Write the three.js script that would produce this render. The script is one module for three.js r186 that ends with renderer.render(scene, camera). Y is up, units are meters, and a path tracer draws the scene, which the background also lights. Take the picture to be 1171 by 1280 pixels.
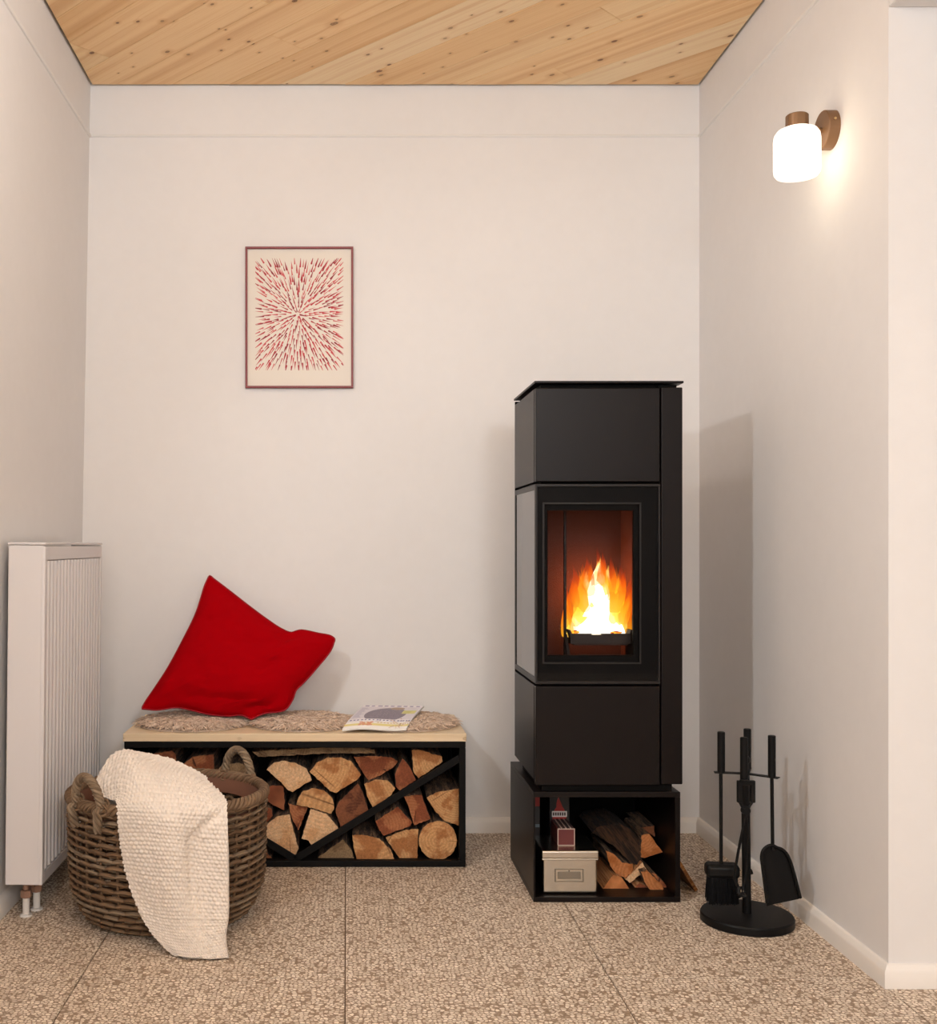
import * as THREE from 'three';
import { RoundedBoxGeometry } from 'three/addons/geometries/RoundedBoxGeometry.js';
import { mergeGeometries, mergeVertices, toCreasedNormals } from 'three/addons/utils/BufferGeometryUtils.js';
import { RectAreaLightUniformsLib } from 'three/addons/lights/RectAreaLightUniformsLib.js';

// ------------------------------------------------------------------ camera, light, exposure
const W = 1171, H = 1280, FOC = 1368, CX = 433, CY = 680;      // focal length and vanishing point in pixels
const scene = new THREE.Scene();
scene.background = new THREE.Color(0x000000);
const camera = new THREE.PerspectiveCamera(2 * Math.atan(H / 2 / FOC) * 180 / Math.PI, W / H, 0.05, 40);
camera.position.set(0, 1, 0);
camera.lookAt(0, 1, -1);
camera.setViewOffset(W, H, W / 2 - CX, H / 2 - CY, W, H);
camera.updateProjectionMatrix();
const renderer = new THREE.WebGLRenderer({ antialias: true });
renderer.toneMapping = THREE.LinearToneMapping;
renderer.toneMappingExposure = 0.785;
renderer.shadowMap.enabled = true;
RectAreaLightUniformsLib.init();
const LIGHT = {
  window: { power: 2.6, color: new THREE.Color(0.9, 0.96, 1.0) },                                           // frontal fill, glowing from a window added behind the camera
  ceiling: { power: 2.1, color: new THREE.Color(0.97, 0.97, 0.97) },                                              // extra light for side walls and ceiling, from a lamp added above the frame
  fillPendant: { power: 12, color: new THREE.Color(0.94, 0.99, 1.03) },                                           // broad fill light from a lantern added behind the camera
  key: { power: 4.0, color: new THREE.Color(0.88, 0.95, 1.0) },              // studio lamp on the left, out of the frame, aimed at the stove
  sconce: { power: 0.045, color: new THREE.Color(1.0, 0.76, 0.42) },           // bulb of the wall lamp in view
  fire: { power: 0.45, color: new THREE.Color(1.0, 0.11, 0.012) },
};

// ------------------------------------------------------------------ helpers
function mulberry(a) { return () => { a |= 0; a = a + 0x6D2B79F5 | 0; let t = Math.imul(a ^ a >>> 15, 1 | a); t = t + Math.imul(t ^ t >>> 7, 61 | t) ^ t; return ((t ^ t >>> 14) >>> 0) / 4294967296; }; }
const rnd = mulberry(7);
const clamp = (x, a = 0, b = 1) => Math.min(b, Math.max(a, x));
const lerp = (a, b, t) => a + (b - a) * t;
const sstep = (a, b, x) => { const t = clamp((x - a) / (b - a)); return t * t * (3 - 2 * t); };
const at = (px, py, d) => new THREE.Vector3((px - CX) / FOC * d, 1 - (py - CY) / FOC * d, -d);   // a point at a real distance d
function hash(i, j, s) { let h = Math.imul(i, 374761393) + Math.imul(j, 668265263) + Math.imul(s, 2246822519) | 0; h = Math.imul(h ^ h >>> 13, 1274126177); return ((h ^ h >>> 16) >>> 0) / 4294967296; }
function vnoise(x, y, px, py, s) {                     // value noise that repeats after px, py cells
  const xi = Math.floor(x), yi = Math.floor(y), fx = x - xi, fy = y - yi;
  const u = fx * fx * (3 - 2 * fx), v = fy * fy * (3 - 2 * fy);
  const m = (a, p) => ((a % p) + p) % p;
  const a = hash(m(xi, px), m(yi, py), s), b = hash(m(xi + 1, px), m(yi, py), s), c = hash(m(xi, px), m(yi + 1, py), s), d = hash(m(xi + 1, px), m(yi + 1, py), s);
  return lerp(lerp(a, b, u), lerp(c, d, u), v);
}
function fbm(x, y, px, py, s, o = 4) { let r = 0, a = 0.5, n = 0; for (let k = 0; k < o; k++) { r += a * vnoise(x, y, px, py, s + k); n += a; x *= 2; y *= 2; px *= 2; py *= 2; a *= 0.5; } return r / n; }
function dataTex(w, h, fn, srgb, size) {               // fn(u, v) -> [r, g, b] 0..1; size = [metres across, metres high]
  const d = new Uint8Array(w * h * 4);
  for (let j = 0; j < h; j++) for (let i = 0; i < w; i++) {
    const c = fn((i + 0.5) / w, (j + 0.5) / h), k = (j * w + i) * 4;
    d[k] = clamp(c[0]) * 255; d[k + 1] = clamp(c[1]) * 255; d[k + 2] = clamp(c[2]) * 255; d[k + 3] = 255;
  }
  const t = new THREE.DataTexture(d, w, h, THREE.RGBAFormat);
  t.wrapS = t.wrapT = THREE.RepeatWrapping; t.magFilter = THREE.LinearFilter; t.minFilter = THREE.LinearMipmapLinearFilter; t.generateMipmaps = true;
  if (srgb) t.colorSpace = THREE.SRGBColorSpace;
  if (size) t.repeat.set(1 / size[0], 1 / size[1]);
  t.needsUpdate = true;
  return t;
}
const grey = (w, h, fn, size) => dataTex(w, h, (u, v) => { const g = fn(u, v); return [g, g, g]; }, false, size);
const mix3 = (a, b, t) => [lerp(a[0], b[0], t), lerp(a[1], b[1], t), lerp(a[2], b[2], t)];
const hex = (s) => [parseInt(s.slice(1, 3), 16) / 255, parseInt(s.slice(3, 5), 16) / 255, parseInt(s.slice(5, 7), 16) / 255];

const names = new Map();
function numbered(n) { const k = names.get(n) || 0; names.set(n, k + 1); return k ? n + '_' + String(k).padStart(3, '0') : n; }
function tag(o, label, category, group, kind) { if (label) o.userData.label = label; if (category) o.userData.category = category; if (group) o.userData.group = group; if (kind) o.userData.kind = kind; return o; }
function thing(name, label, category, [x, y, z] = [0, 0, 0], group) {
  const o = new THREE.Group(); o.name = numbered(name); o.position.set(x, y, z); scene.add(o); o.updateMatrixWorld(true);
  return tag(o, label, category, group);
}
function uvBox(g, ox = 0, oy = 0) {                    // uv in metres from the dominant axis of each face
  if (g.index) g = g.toNonIndexed();
  const p = g.attributes.position, n = p.count, uv = new Float32Array(n * 2), A = new THREE.Vector3(), B = new THREE.Vector3(), C = new THREE.Vector3();
  for (let i = 0; i < n; i += 3) {
    A.fromBufferAttribute(p, i); B.fromBufferAttribute(p, i + 1).sub(A); C.fromBufferAttribute(p, i + 2).sub(A); B.cross(C);
    const ax = Math.abs(B.x), ay = Math.abs(B.y), az = Math.abs(B.z);
    for (let k = i; k < i + 3; k++) {
      const x = p.getX(k), y = p.getY(k), z = p.getZ(k);
      uv[2 * k] = (ax > ay && ax > az ? z : x) + ox; uv[2 * k + 1] = (ay >= ax && ay > az ? z : y) + oy;
    }
  }
  g.setAttribute('uv', new THREE.BufferAttribute(uv, 2));
  return g;
}
// geometry is written in world coordinates; part() moves it into its parent's own axes
function part(name, geo, mat, parent, world = true) {
  const m = new THREE.Mesh(geo, mat);
  if (parent && parent !== scene) { if (world) { parent.updateWorldMatrix(true, false); geo.applyMatrix4(parent.matrixWorld.clone().invert()); } m.name = name; parent.add(m); }
  else { m.name = numbered(name); scene.add(m); }
  m.castShadow = m.receiveShadow = true;
  return m;
}
function box(x0, x1, y0, y1, z0, z1, r = 0.002, ox = 0, oy = 0) {
  const w = Math.abs(x1 - x0), h = Math.abs(y1 - y0), d = Math.abs(z1 - z0), m = Math.min(w, h, d) * 0.49;
  const g = r > 0 ? new RoundedBoxGeometry(w, h, d, 2, Math.min(r, m)) : new THREE.BoxGeometry(w, h, d);
  g.translate((x0 + x1) / 2, (y0 + y1) / 2, (z0 + z1) / 2);
  return uvBox(g, ox, oy);
}
function clean(g) { const q = g.index ? g.toNonIndexed() : g; for (const k of Object.keys(q.attributes)) if (!['position', 'normal', 'uv'].includes(k)) q.deleteAttribute(k); return q; }
const merge = (list) => mergeGeometries(list.map(clean));
function cyl(a, b, r, r2 = r, seg = 20, cap = true) {  // a cylinder from a to b with slightly rounded rims
  const len = a.distanceTo(b), e = cap ? Math.min(r, r2, len) * 0.15 : 0;
  const pts = cap ? [[0, 0], [r - e, 0], [r, e], [r2, len - e], [r2 - e, len], [0, len]] : [[r, 0], [r2, len]];
  const g = toCreasedNormals(new THREE.LatheGeometry(pts.map(([x, y]) => new THREE.Vector2(Math.max(x, 1e-5), y)), seg), 0.7);
  const q = new THREE.Quaternion().setFromUnitVectors(new THREE.Vector3(0, 1, 0), b.clone().sub(a).normalize());
  return uvBox(g.applyQuaternion(q).translate(a.x, a.y, a.z));
}
const V = (x, y, z) => new THREE.Vector3(x, y, z);
function lathe(pts, seg, c, crease = 0.6) { return uvBox(toCreasedNormals(new THREE.LatheGeometry(pts.map(([x, y]) => new THREE.Vector2(Math.max(x, 1e-5), y)), seg), crease).translate(c.x, c.y, c.z)); }
function tube(pts, r, seg = 40, rad = 8, closed = false) { return new THREE.TubeGeometry(new THREE.CatmullRomCurve3(pts, closed), seg, r, rad, closed); }
function prism(pts, z0, z1, bevel = 0, holes = []) {   // polygon in the x-y plane between z0 (front, larger z) and z1
  const s = new THREE.Shape(pts.map(([x, y]) => new THREE.Vector2(x, y)));
  for (const h of holes) s.holes.push(new THREE.Path(h.map(([x, y]) => new THREE.Vector2(x, y))));
  const g = new THREE.ExtrudeGeometry(s, { depth: Math.abs(z0 - z1) - 2 * bevel, bevelEnabled: bevel > 0, bevelThickness: bevel, bevelSize: bevel, bevelOffset: -bevel, bevelSegments: 1 });
  return uvBox(g.translate(0, 0, Math.min(z0, z1) + bevel));
}
const rect = (x0, x1, y0, y1) => [[x0, y0], [x1, y0], [x1, y1], [x0, y1]];

// ------------------------------------------------------------------ textures
const plasterBump = grey(512, 512, (u, v) => 0.6 * fbm(u * 24, v * 24, 24, 24, 3, 4) + 0.4 * fbm(u * 6, v * 6, 6, 6, 9, 3), [0.9, 0.9]);
const plasterMap = dataTex(512, 512, (u, v) => {
  let t = 0.96 + 0.05 * (fbm(u * 5, v * 5, 5, 5, 21, 4) - 0.5) + 0.02 * (fbm(u * 60, v * 60, 60, 60, 31, 2) - 0.5);
  
  return [t, t, t];
}, false, [1.7, 1.7]);
// pebble-patterned floor: light angular chips close together in a brown ground
function worley(u, v, n, s, ex) {
  const x = u * n, y = v * n, xi = Math.floor(x), yi = Math.floor(y); let f1 = 9, f2 = 9, id = 0;
  for (let j = -1; j <= 1; j++) for (let i = -1; i <= 1; i++) {
    const cx = ((xi + i) % n + n) % n, cy = ((yi + j) % n + n) % n;
    const dx = xi + i + 0.1 + 0.8 * hash(cx, cy, s) - x, dy = yi + j + 0.1 + 0.8 * hash(cx, cy, s + 1) - y;
    const q = hash(cx, cy, s + 5) * 6.283, a = dx * Math.cos(q) + dy * Math.sin(q), b = -dx * Math.sin(q) + dy * Math.cos(q);
    const d = Math.sqrt(a * a * ex + b * b / ex);
    if (d < f1) { f2 = f1; f1 = d; id = hash(cx, cy, s + 2); } else if (d < f2) f2 = d;
  }
  return [f1, f2 - f1, id];
}
const floorFn = (u, v) => {
  const wob = 0.004 * (fbm(u * 90, v * 90, 90, 90, 61, 2) - 0.5), [d, e, id] = worley(u + wob, v + wob, 63, 70, 1.35);
  let chip = sstep(0.10, 0.24, e) * (1 - sstep(0.50, 0.62, d)); if (id < 0.11) chip *= 0.12;
  const f = worley(u - wob, v, 110, 90, 1.2), small = sstep(0.14, 0.28, f[1]) * (1 - sstep(0.3, 0.42, f[0])) * (f[2] > 0.55 ? 0.6 : 0) * (1 - chip);
  return [Math.max(chip * (0.6 + 0.4 * hash(Math.floor(id * 9999), 3, 5)), small * 0.7), fbm(u * 200, v * 200, 200, 200, 77, 2)];
};
const floorMap = dataTex(1024, 1024, (u, v) => {
  const [c, n] = floorFn(u, v), k = 0.94 + 0.12 * n;
  const col = mix3(hex('#907862'), hex('#f8e9d7'), c);
  return [col[0] * k, col[1] * k, col[2] * k];
}, true, [0.66, 0.66]);
const floorBump = grey(512, 512, (u, v) => floorFn(u, v)[0], [0.66, 0.66]);
// pine: u along the grain (2 m), v across (0.9 m)
const pineKnots = []; { const r = mulberry(5); for (let i = 0; i < 85; i++) pineKnots.push([r(), r(), (0.0025 + 0.0075 * r() * r()) / 0.9, 0.5 + r()]); }
const pineFn = (u, v) => {
  let bend = 0, knot = 0, ring = 0;
  for (const [ku, kv, kr, s] of pineKnots) {
    let du = u - ku, dv = v - kv; du -= Math.round(du); dv -= Math.round(dv); du *= 2 / 0.9;
    const d = Math.hypot(du * 0.62, dv) / kr;
    if (d < 14) { bend += dv * 2.2 * Math.exp(-(du * du) / (kr * kr * 20) - (dv * dv) / (kr * kr * 9)); const e = d + 0.35 * (vnoise(u * 300, v * 130, 300, 130, 4) - 0.5); knot = Math.max(knot, (1 - sstep(0.7, 1.15, e)) * (0.75 + 0.25 * Math.sin(e * 12)) * clamp(s)); ring = Math.max(ring, (1 - sstep(1, 3.5, d)) * 0.25); }
  }
  const w = v + bend * 0.5 + 0.012 * (fbm(u * 3, v * 6, 3, 6, 11, 3) - 0.5);
  const lam = vnoise(u * 2, w * 46, 2, 46, 15), fine = vnoise(u * 8, w * 260, 8, 260, 17), broad = vnoise(u * 1, w * 9, 1, 9, 19);
  const fleck = vnoise(u * 60, w * 420, 60, 420, 23);
  return { grain: 0.42 * sstep(0.5, 0.95, lam) + 0.28 * sstep(0.45, 0.95, fine) + 0.1 * fleck, broad: sstep(0.62, 0.9, broad), knot, ring };
};
const pineMap = dataTex(1024, 1024, (u, v) => {
  const p = pineFn(u, v); let c = hex('#fce0b4');
  c = mix3(c, hex('#d39a60'), clamp(p.grain * 0.55)); c = mix3(c, hex('#cf9a68'), p.broad * 0.45); c = mix3(c, hex('#c88d55'), p.ring); return mix3(c, hex('#6b4326'), clamp(p.knot));
}, true, [2, 0.9]);
const paleBoardMap = dataTex(512, 512, (u, v) => { const p = pineFn(u, v); return mix3(mix3(hex('#e6cfae'), hex('#d0ae84'), clamp(p.grain * 0.6)), hex('#8a6844'), clamp(p.knot) * 0.5); }, true, [2, 0.9]);
const pineBump = grey(512, 512, (u, v) => { const p = pineFn(u, v); return 0.8 - 0.6 * p.grain - 0.3 * p.knot; }, [2, 0.9]);
// end grain of split logs: growth rings about a point beside the piece, ray cracks and saw fuzz (0.24 m square)
function endTex(seed, cols) {
  return dataTex(256, 256, (u, v) => {
    const x = u - 0.5, y = v - 0.2, r = Math.hypot(x, y), a = Math.atan2(y, x);
    const n = fbm(u * 7, v * 7, 7, 7, seed, 4), ringy = 0.5 + 0.5 * Math.sin((r + 0.035 * n) * 150), fuzz = fbm(u * 90, v * 90, 90, 90, seed + 3, 2);
    const crack = sstep(0.88, 0.95, vnoise(a * 12 + 40, r * 2.2, 64, 64, seed + 5)) * sstep(0.08, 0.3, r), saw = vnoise((u + v) * 45, (u - v) * 2, 90, 90, seed + 7);
    let c = mix3(cols[0], cols[1], sstep(0.42, 0.66, n)); c = mix3(c, cols[2], 0.28 * ringy + 0.18 * saw * fuzz); c = mix3(c, cols[3], crack * 0.8); const k = 0.86 + 0.28 * fuzz;
    return [c[0] * k, c[1] * k, c[2] * k];
  }, true, [0.24, 0.24]);
}
const ends = {
  pale: endTex(101, [hex('#dcb48c'), hex('#cf9d70'), hex('#b98859'), hex('#6a4328')]),
  gold: endTex(121, [hex('#cf9f6c'), hex('#a86f42'), hex('#955f38'), hex('#4a2a17')]),
  rust: endTex(141, [hex('#ae7049'), hex('#86482c'), hex('#733d26'), hex('#341a10')]),
  orange: endTex(151, [hex('#bd7a48'), hex('#a3612f'), hex('#854a26'), hex('#341a0e')]),
  dark: endTex(161, [hex('#7d4a30'), hex('#57301f'), hex('#8a5535'), hex('#2a1610')]),
  grey: endTex(181, [hex('#8d7152'), hex('#6d543c'), hex('#a08462'), hex('#3a2a1c')]),
};
const barkMap = dataTex(256, 256, (u, v) => {
  const n = fbm(u * 6, v * 30, 6, 30, 201, 4), r = fbm(u * 20, v * 60, 20, 60, 211, 3);
  return mix3(mix3(hex('#3c2a1e'), hex('#7d5f45'), sstep(0.35, 0.7, n)), hex('#1d140e'), sstep(0.55, 0.8, r) * 0.7);
}, true, [0.3, 0.15]);
const barkBump = grey(256, 256, (u, v) => fbm(u * 6, v * 30, 6, 30, 201, 4), [0.3, 0.15]);
const splitMap = dataTex(256, 256, (u, v) => {
  const n = vnoise(u * 4, v * 60, 4, 60, 221), f = fbm(u * 10, v * 90, 10, 90, 231, 3);
  return mix3(mix3(hex('#c99767'), hex('#9c6237'), n), hex('#6b3e22'), sstep(0.5, 0.85, f) * 0.6);
}, true, [0.3, 0.15]);
const specks = grey(256, 256, (u, v) => fbm(u * 90, v * 90, 90, 90, 301, 2), [0.12, 0.12]);
const weaveBump = grey(256, 256, (u, v) => 0.5 + 0.25 * Math.sin(u * 6.2832 * 64) * Math.sign(Math.sin(v * 6.2832 * 32)) + 0.25 * Math.sin(v * 6.2832 * 64), [0.08, 0.08]);
const wickerMap = dataTex(256, 256, (u, v) => { const n = fbm(u * 16, v * 8, 16, 8, 321, 4), f = vnoise(u * 10, v * 90, 10, 90, 331); return mix3(mix3(hex('#a08a70'), hex('#75604a'), sstep(0.3, 0.7, n)), hex('#4d3a2a'), f * 0.4); }, true);

// ------------------------------------------------------------------ materials
const std = (o) => new THREE.MeshStandardMaterial(o);
const lin = (r, g, b) => new THREE.Color().setRGB(r, g, b);
const M = {
  wall: std({ color: lin(0.82, 0.79, 0.775), map: plasterMap, roughness: 0.75, bumpMap: plasterBump, bumpScale: 0.0007 }),
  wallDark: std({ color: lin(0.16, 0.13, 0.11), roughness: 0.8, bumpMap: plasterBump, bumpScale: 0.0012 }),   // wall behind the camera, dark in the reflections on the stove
  trim: std({ color: lin(0.84, 0.79, 0.74), roughness: 0.5 }),
  bead: std({ color: lin(0.8, 0.77, 0.74), roughness: 0.55 }),
  floor: std({ map: floorMap, roughness: 0.5, bumpMap: floorBump, bumpScale: 0.0006 }),
  grout: std({ color: 0x6f5a47, roughness: 0.95 }),
  gap: std({ color: 0x2a1a10, roughness: 1 }),
  pine: [0xffffff, 0xfff4e6, 0xf8ead8, 0xfff9ef].map((c) => std({ color: c, map: pineMap, roughness: 0.55, bumpMap: pineBump, bumpScale: 0.0004 })),
  stove: new THREE.MeshPhysicalMaterial({ color: lin(0.007, 0.0042, 0.0036), specularIntensity: 0.34, roughness: 0.36, bumpMap: specks, bumpScale: 0.00015 }),
  stoveDark: new THREE.MeshPhysicalMaterial({ color: lin(0.004, 0.0034, 0.0032), specularIntensity: 0.12, roughness: 0.6 }),
  bezel: new THREE.MeshPhysicalMaterial({ color: lin(0.004, 0.0035, 0.0035), specularIntensity: 0.1, roughness: 0.5 }),
  beadMetal: new THREE.MeshPhysicalMaterial({ color: lin(0.018, 0.015, 0.014), specularIntensity: 0.4, roughness: 0.4 }),
  glass: new THREE.MeshPhysicalMaterial({ color: 0xffffff, transmission: 1, thickness: 0, roughness: 0.015, ior: 1.4, specularIntensity: 0.45, transparent: true }),
  sideGlass: new THREE.MeshPhysicalMaterial({ color: 0xb8b0a8, transmission: 1, thickness: 0, roughness: 0.03, ior: 1.9, transparent: true }),
  soot: std({ color: lin(0.017, 0.0145, 0.0135), roughness: 0.95, bumpMap: specks, bumpScale: 0.001 }),
  iron: std({ color: lin(0.022, 0.014, 0.012), roughness: 0.7, metalness: 0.3 }),
  blackSteel: new THREE.MeshPhysicalMaterial({ color: lin(0.006, 0.0052, 0.005), specularIntensity: 0.2, roughness: 0.5, bumpMap: specks, bumpScale: 0.0002 }),
  board: std({ color: 0xffffff, map: paleBoardMap, roughness: 0.55, bumpMap: pineBump, bumpScale: 0.0003 }),
  radiator: std({ color: lin(0.7, 0.655, 0.645), roughness: 0.38 }),
  copper: std({ color: lin(0.42, 0.25, 0.18), roughness: 0.4, metalness: 0.7 }),
  pipe: std({ color: lin(0.75, 0.71, 0.67), roughness: 0.45 }),
  bronze: std({ color: lin(0.22, 0.12, 0.06), roughness: 0.45, metalness: 0.55 }),
  brass: std({ color: lin(0.6, 0.42, 0.2), roughness: 0.3, metalness: 0.9 }),
  red: new THREE.MeshPhysicalMaterial({ color: lin(0.36, 0.0, 0.003), specularIntensity: 0.08, roughness: 1, bumpMap: weaveBump, bumpScale: 0.0003 }),
  redPiping: std({ color: lin(0.3, 0.003, 0.01), roughness: 0.9 }),
  fur: [lin(0.64, 0.475, 0.36), lin(0.55, 0.40, 0.295), lin(0.72, 0.56, 0.44)].map((c) => std({ color: c, roughness: 1 })),
  furBase: std({ color: lin(0.5, 0.36, 0.27), roughness: 1 }),
  felt: std({ color: lin(0.62, 0.48, 0.38), roughness: 1 }),
  throwCloth: std({ color: lin(0.8, 0.7, 0.61), roughness: 1 }),
  wicker: [0xffffff, 0xe6d6c6, 0xcdb8a2].map((c) => std({ color: c, map: wickerMap, roughness: 0.75 })),
  leather: std({ color: lin(0.2, 0.085, 0.05), roughness: 0.6, bumpMap: specks, bumpScale: 0.0004 }),
  frameRed: std({ color: lin(0.2, 0.012, 0.016), roughness: 0.4 }),
  tin: std({ color: lin(0.6, 0.55, 0.47), roughness: 0.24, metalness: 1 }),
  bark: std({ map: barkMap, bumpMap: barkBump, bumpScale: 0.006, roughness: 1 }),
  split: std({ map: splitMap, bumpMap: barkBump, bumpScale: 0.002, roughness: 1 }),
  kindling: std({ color: lin(0.62, 0.56, 0.46), map: splitMap, roughness: 1 }),
  paper: std({ color: lin(0.8, 0.76, 0.7), roughness: 0.8 }),
  tool: new THREE.MeshPhysicalMaterial({ color: lin(0.006, 0.0055, 0.0055), specularIntensity: 0.3, roughness: 0.42 }),
  bristle: new THREE.MeshPhysicalMaterial({ color: lin(0.005, 0.005, 0.006), specularIntensity: 0.3, roughness: 0.7 }),
};
const endM = {}; for (const k in ends) endM[k] = std({ map: ends[k], bumpMap: specks, bumpScale: 0.0008, roughness: 1 });
endM.barky = std({ color: 0x8f7f72, map: barkMap, bumpMap: barkBump, bumpScale: 0.006, roughness: 1 });

// ------------------------------------------------------------------ the room
const XL = -0.935, XLT = -0.889, XR = 1.225, ZB = -3.8, ZF = 2.6, YC = 2.589, ZC = -2.474, YS = 2.213, XP = 3.0, T = 0.15;
const struct = (name, geo, mat, parent) => { const m = part(name, geo, mat, parent); if (!parent) m.userData.kind = 'structure'; return m; };
// back wall, right wall up to the passage, passage end wall, left wall (slightly out of plumb), and the room behind the camera
struct('wall_back', box(XL - T, XR + T, -0.1, YC + 0.1, ZB - T, ZB, 0), M.wall);
struct('wall_right', box(XR, XR + T, -0.1, YC + 0.1, ZB, ZC, 0), M.wall);
struct('wall_corner', box(XR + T, XP + T, -0.1, YC + 0.1, ZC - T, ZC, 0), M.wall);
{
  const g = new THREE.BoxGeometry(T, YC + 0.2, ZF - ZB + T); g.translate(XL - T / 2, YC / 2, (ZF + ZB) / 2);
  const p = g.attributes.position; for (let i = 0; i < p.count; i++) p.setX(i, p.getX(i) + (XLT - XL) * p.getY(i) / YC);
  g.computeVertexNormals(); struct('wall_left', uvBox(g), M.wall);
}
struct('wall_front', box(XL - T, XP + T, -0.1, YC + 0.1, ZF, ZF + T, 0), M.wallDark);
struct('wall_passage', box(XP, XP + T, -0.1, YC + 0.1, ZC, ZF, 0), M.wall);
struct('ceiling_passage', box(XR, XP, YS, YC + 0.1, ZC, 0.6, 0.004), M.wall);
struct('wall_lintel', box(XR, XP, YS, YC + 0.1, 0.6, ZF, 0.004), M.wall);

// floor: long stone tiles laid with fine dark joints
const floor = new THREE.Group(); floor.name = 'floor'; floor.userData.kind = 'structure'; scene.add(floor);
part('floor_bed', box(XL - T, XP + T, -0.12, -0.004, ZB - T, ZF + T, 0), M.grout, floor);
{
  const TW = 0.61, TL = 1.22, j = 0.0013;
  for (let a = -2; a < 5; a++) for (let b = -1; b < 5; b++) {
    const x0 = Math.max(a * TW - 0.003 + j, XL), x1 = Math.min((a + 1) * TW - 0.003 - j, XP), z0 = Math.max(-2.524 + (b - 1) * TL + j, ZB), z1 = Math.min(-2.524 + b * TL - j, ZF);
    if (x1 - x0 < 0.02 || z1 - z0 < 0.02) continue;
    part('floor_tile', box(x0, x1, -0.02, 0, z0, z1, 0.0012, rnd() * 0.66, rnd() * 0.66), M.floor, floor);
  }
}
// ceiling: pine boards running diagonally, each its own piece
const ceiling = new THREE.Group(); ceiling.name = 'ceiling'; ceiling.userData.kind = 'structure'; scene.add(ceiling);
part('ceiling_deck', box(XL - T, XP + T, YC + 0.03, YC + 0.12, ZB - T, ZF + T, 0), M.gap, ceiling);
function clipPoly(poly, inside, cut) { const out = []; for (let i = 0; i < poly.length; i++) { const a = poly[i], b = poly[(i + 1) % poly.length], ia = inside(a), ib = inside(b); if (ia) out.push(a); if (ia !== ib) out.push(cut(a, b)); } return out; }
{
  const r = mulberry(19), S = Math.SQRT1_2, ux = S, uz = S, nx = S, nz = -S;     // along (right and towards the camera), across
  const x0 = XLT + 0.010, x1 = XR - 0.008, z0 = ZB + 0.014, z1 = ZF - 0.005;
  const edge = (ax, v, keepLess) => [(p) => keepLess ? p[ax] <= v : p[ax] >= v, (a, b) => { const t = (v - a[ax]) / (b[ax] - a[ax]); return [lerp(a[0], b[0], t), lerp(a[1], b[1], t)]; }];
  const clips = [edge(0, x0, false), edge(0, x1, true), edge(1, z0, false), edge(1, z1, true)];
  const across = [3.181]; while (across[0] > -2.7) across.unshift(across[0] - (0.105 + 0.055 * r())); while (across[across.length - 1] < 3.7) across.push(across[across.length - 1] + 0.13 + 0.05 * r());
  for (let k = 0; k + 1 < across.length; k++) {
    let s = -3.2 - r() * 1.6; 
    while (s < 3.2) {
      const e = s + 1.3 + 1.5 * r(), w0 = across[k] + 0.0006, w1 = across[k + 1] - 0.0006;
      let poly = [[s + 0.0006, w0], [e - 0.0006, w0], [e - 0.0006, w1], [s + 0.0006, w1]].map(([a, w]) => [a * ux + w * nx, a * uz + w * nz]);
      for (const [ins, cut] of clips) if (poly.length) poly = clipPoly(poly, ins, cut);
      const mid = (s + e) / 2; const ou = r() * 2, ov = r() * 0.9, dy = r() * 0.0012, mat = M.pine[Math.floor(r() * 4)];
      s = e;
      if (poly.length < 3) continue;
      let area = 0; for (let i = 0; i < poly.length; i++) { const a = poly[i], b = poly[(i + 1) % poly.length]; area += a[0] * b[1] - b[0] * a[1]; } if (Math.abs(area) < 2e-4) continue;
      const sh = new THREE.Shape(poly.map(([x, z]) => new THREE.Vector2(x, -z)));
      let g = new THREE.ExtrudeGeometry(sh, { depth: 0.026, bevelEnabled: true, bevelThickness: 0.001, bevelSize: 0.001, bevelOffset: -0.001, bevelSegments: 1 });
      g.rotateX(-Math.PI / 2); g.translate(0, YC + 0.001 + dy, 0); g = clean(g);
      const p = g.attributes.position, uv = new Float32Array(p.count * 2);
      for (let i = 0; i < p.count; i++) { const x = p.getX(i), z = p.getZ(i); uv[2 * i] = (x - mid * ux) * ux + (z - mid * uz) * uz + ou; uv[2 * i + 1] = x * nx + z * nz + ov; }
      g.setAttribute('uv', new THREE.BufferAttribute(uv, 2));
      part('ceiling_board', g, mat, ceiling);
    }
  }
}
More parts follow.
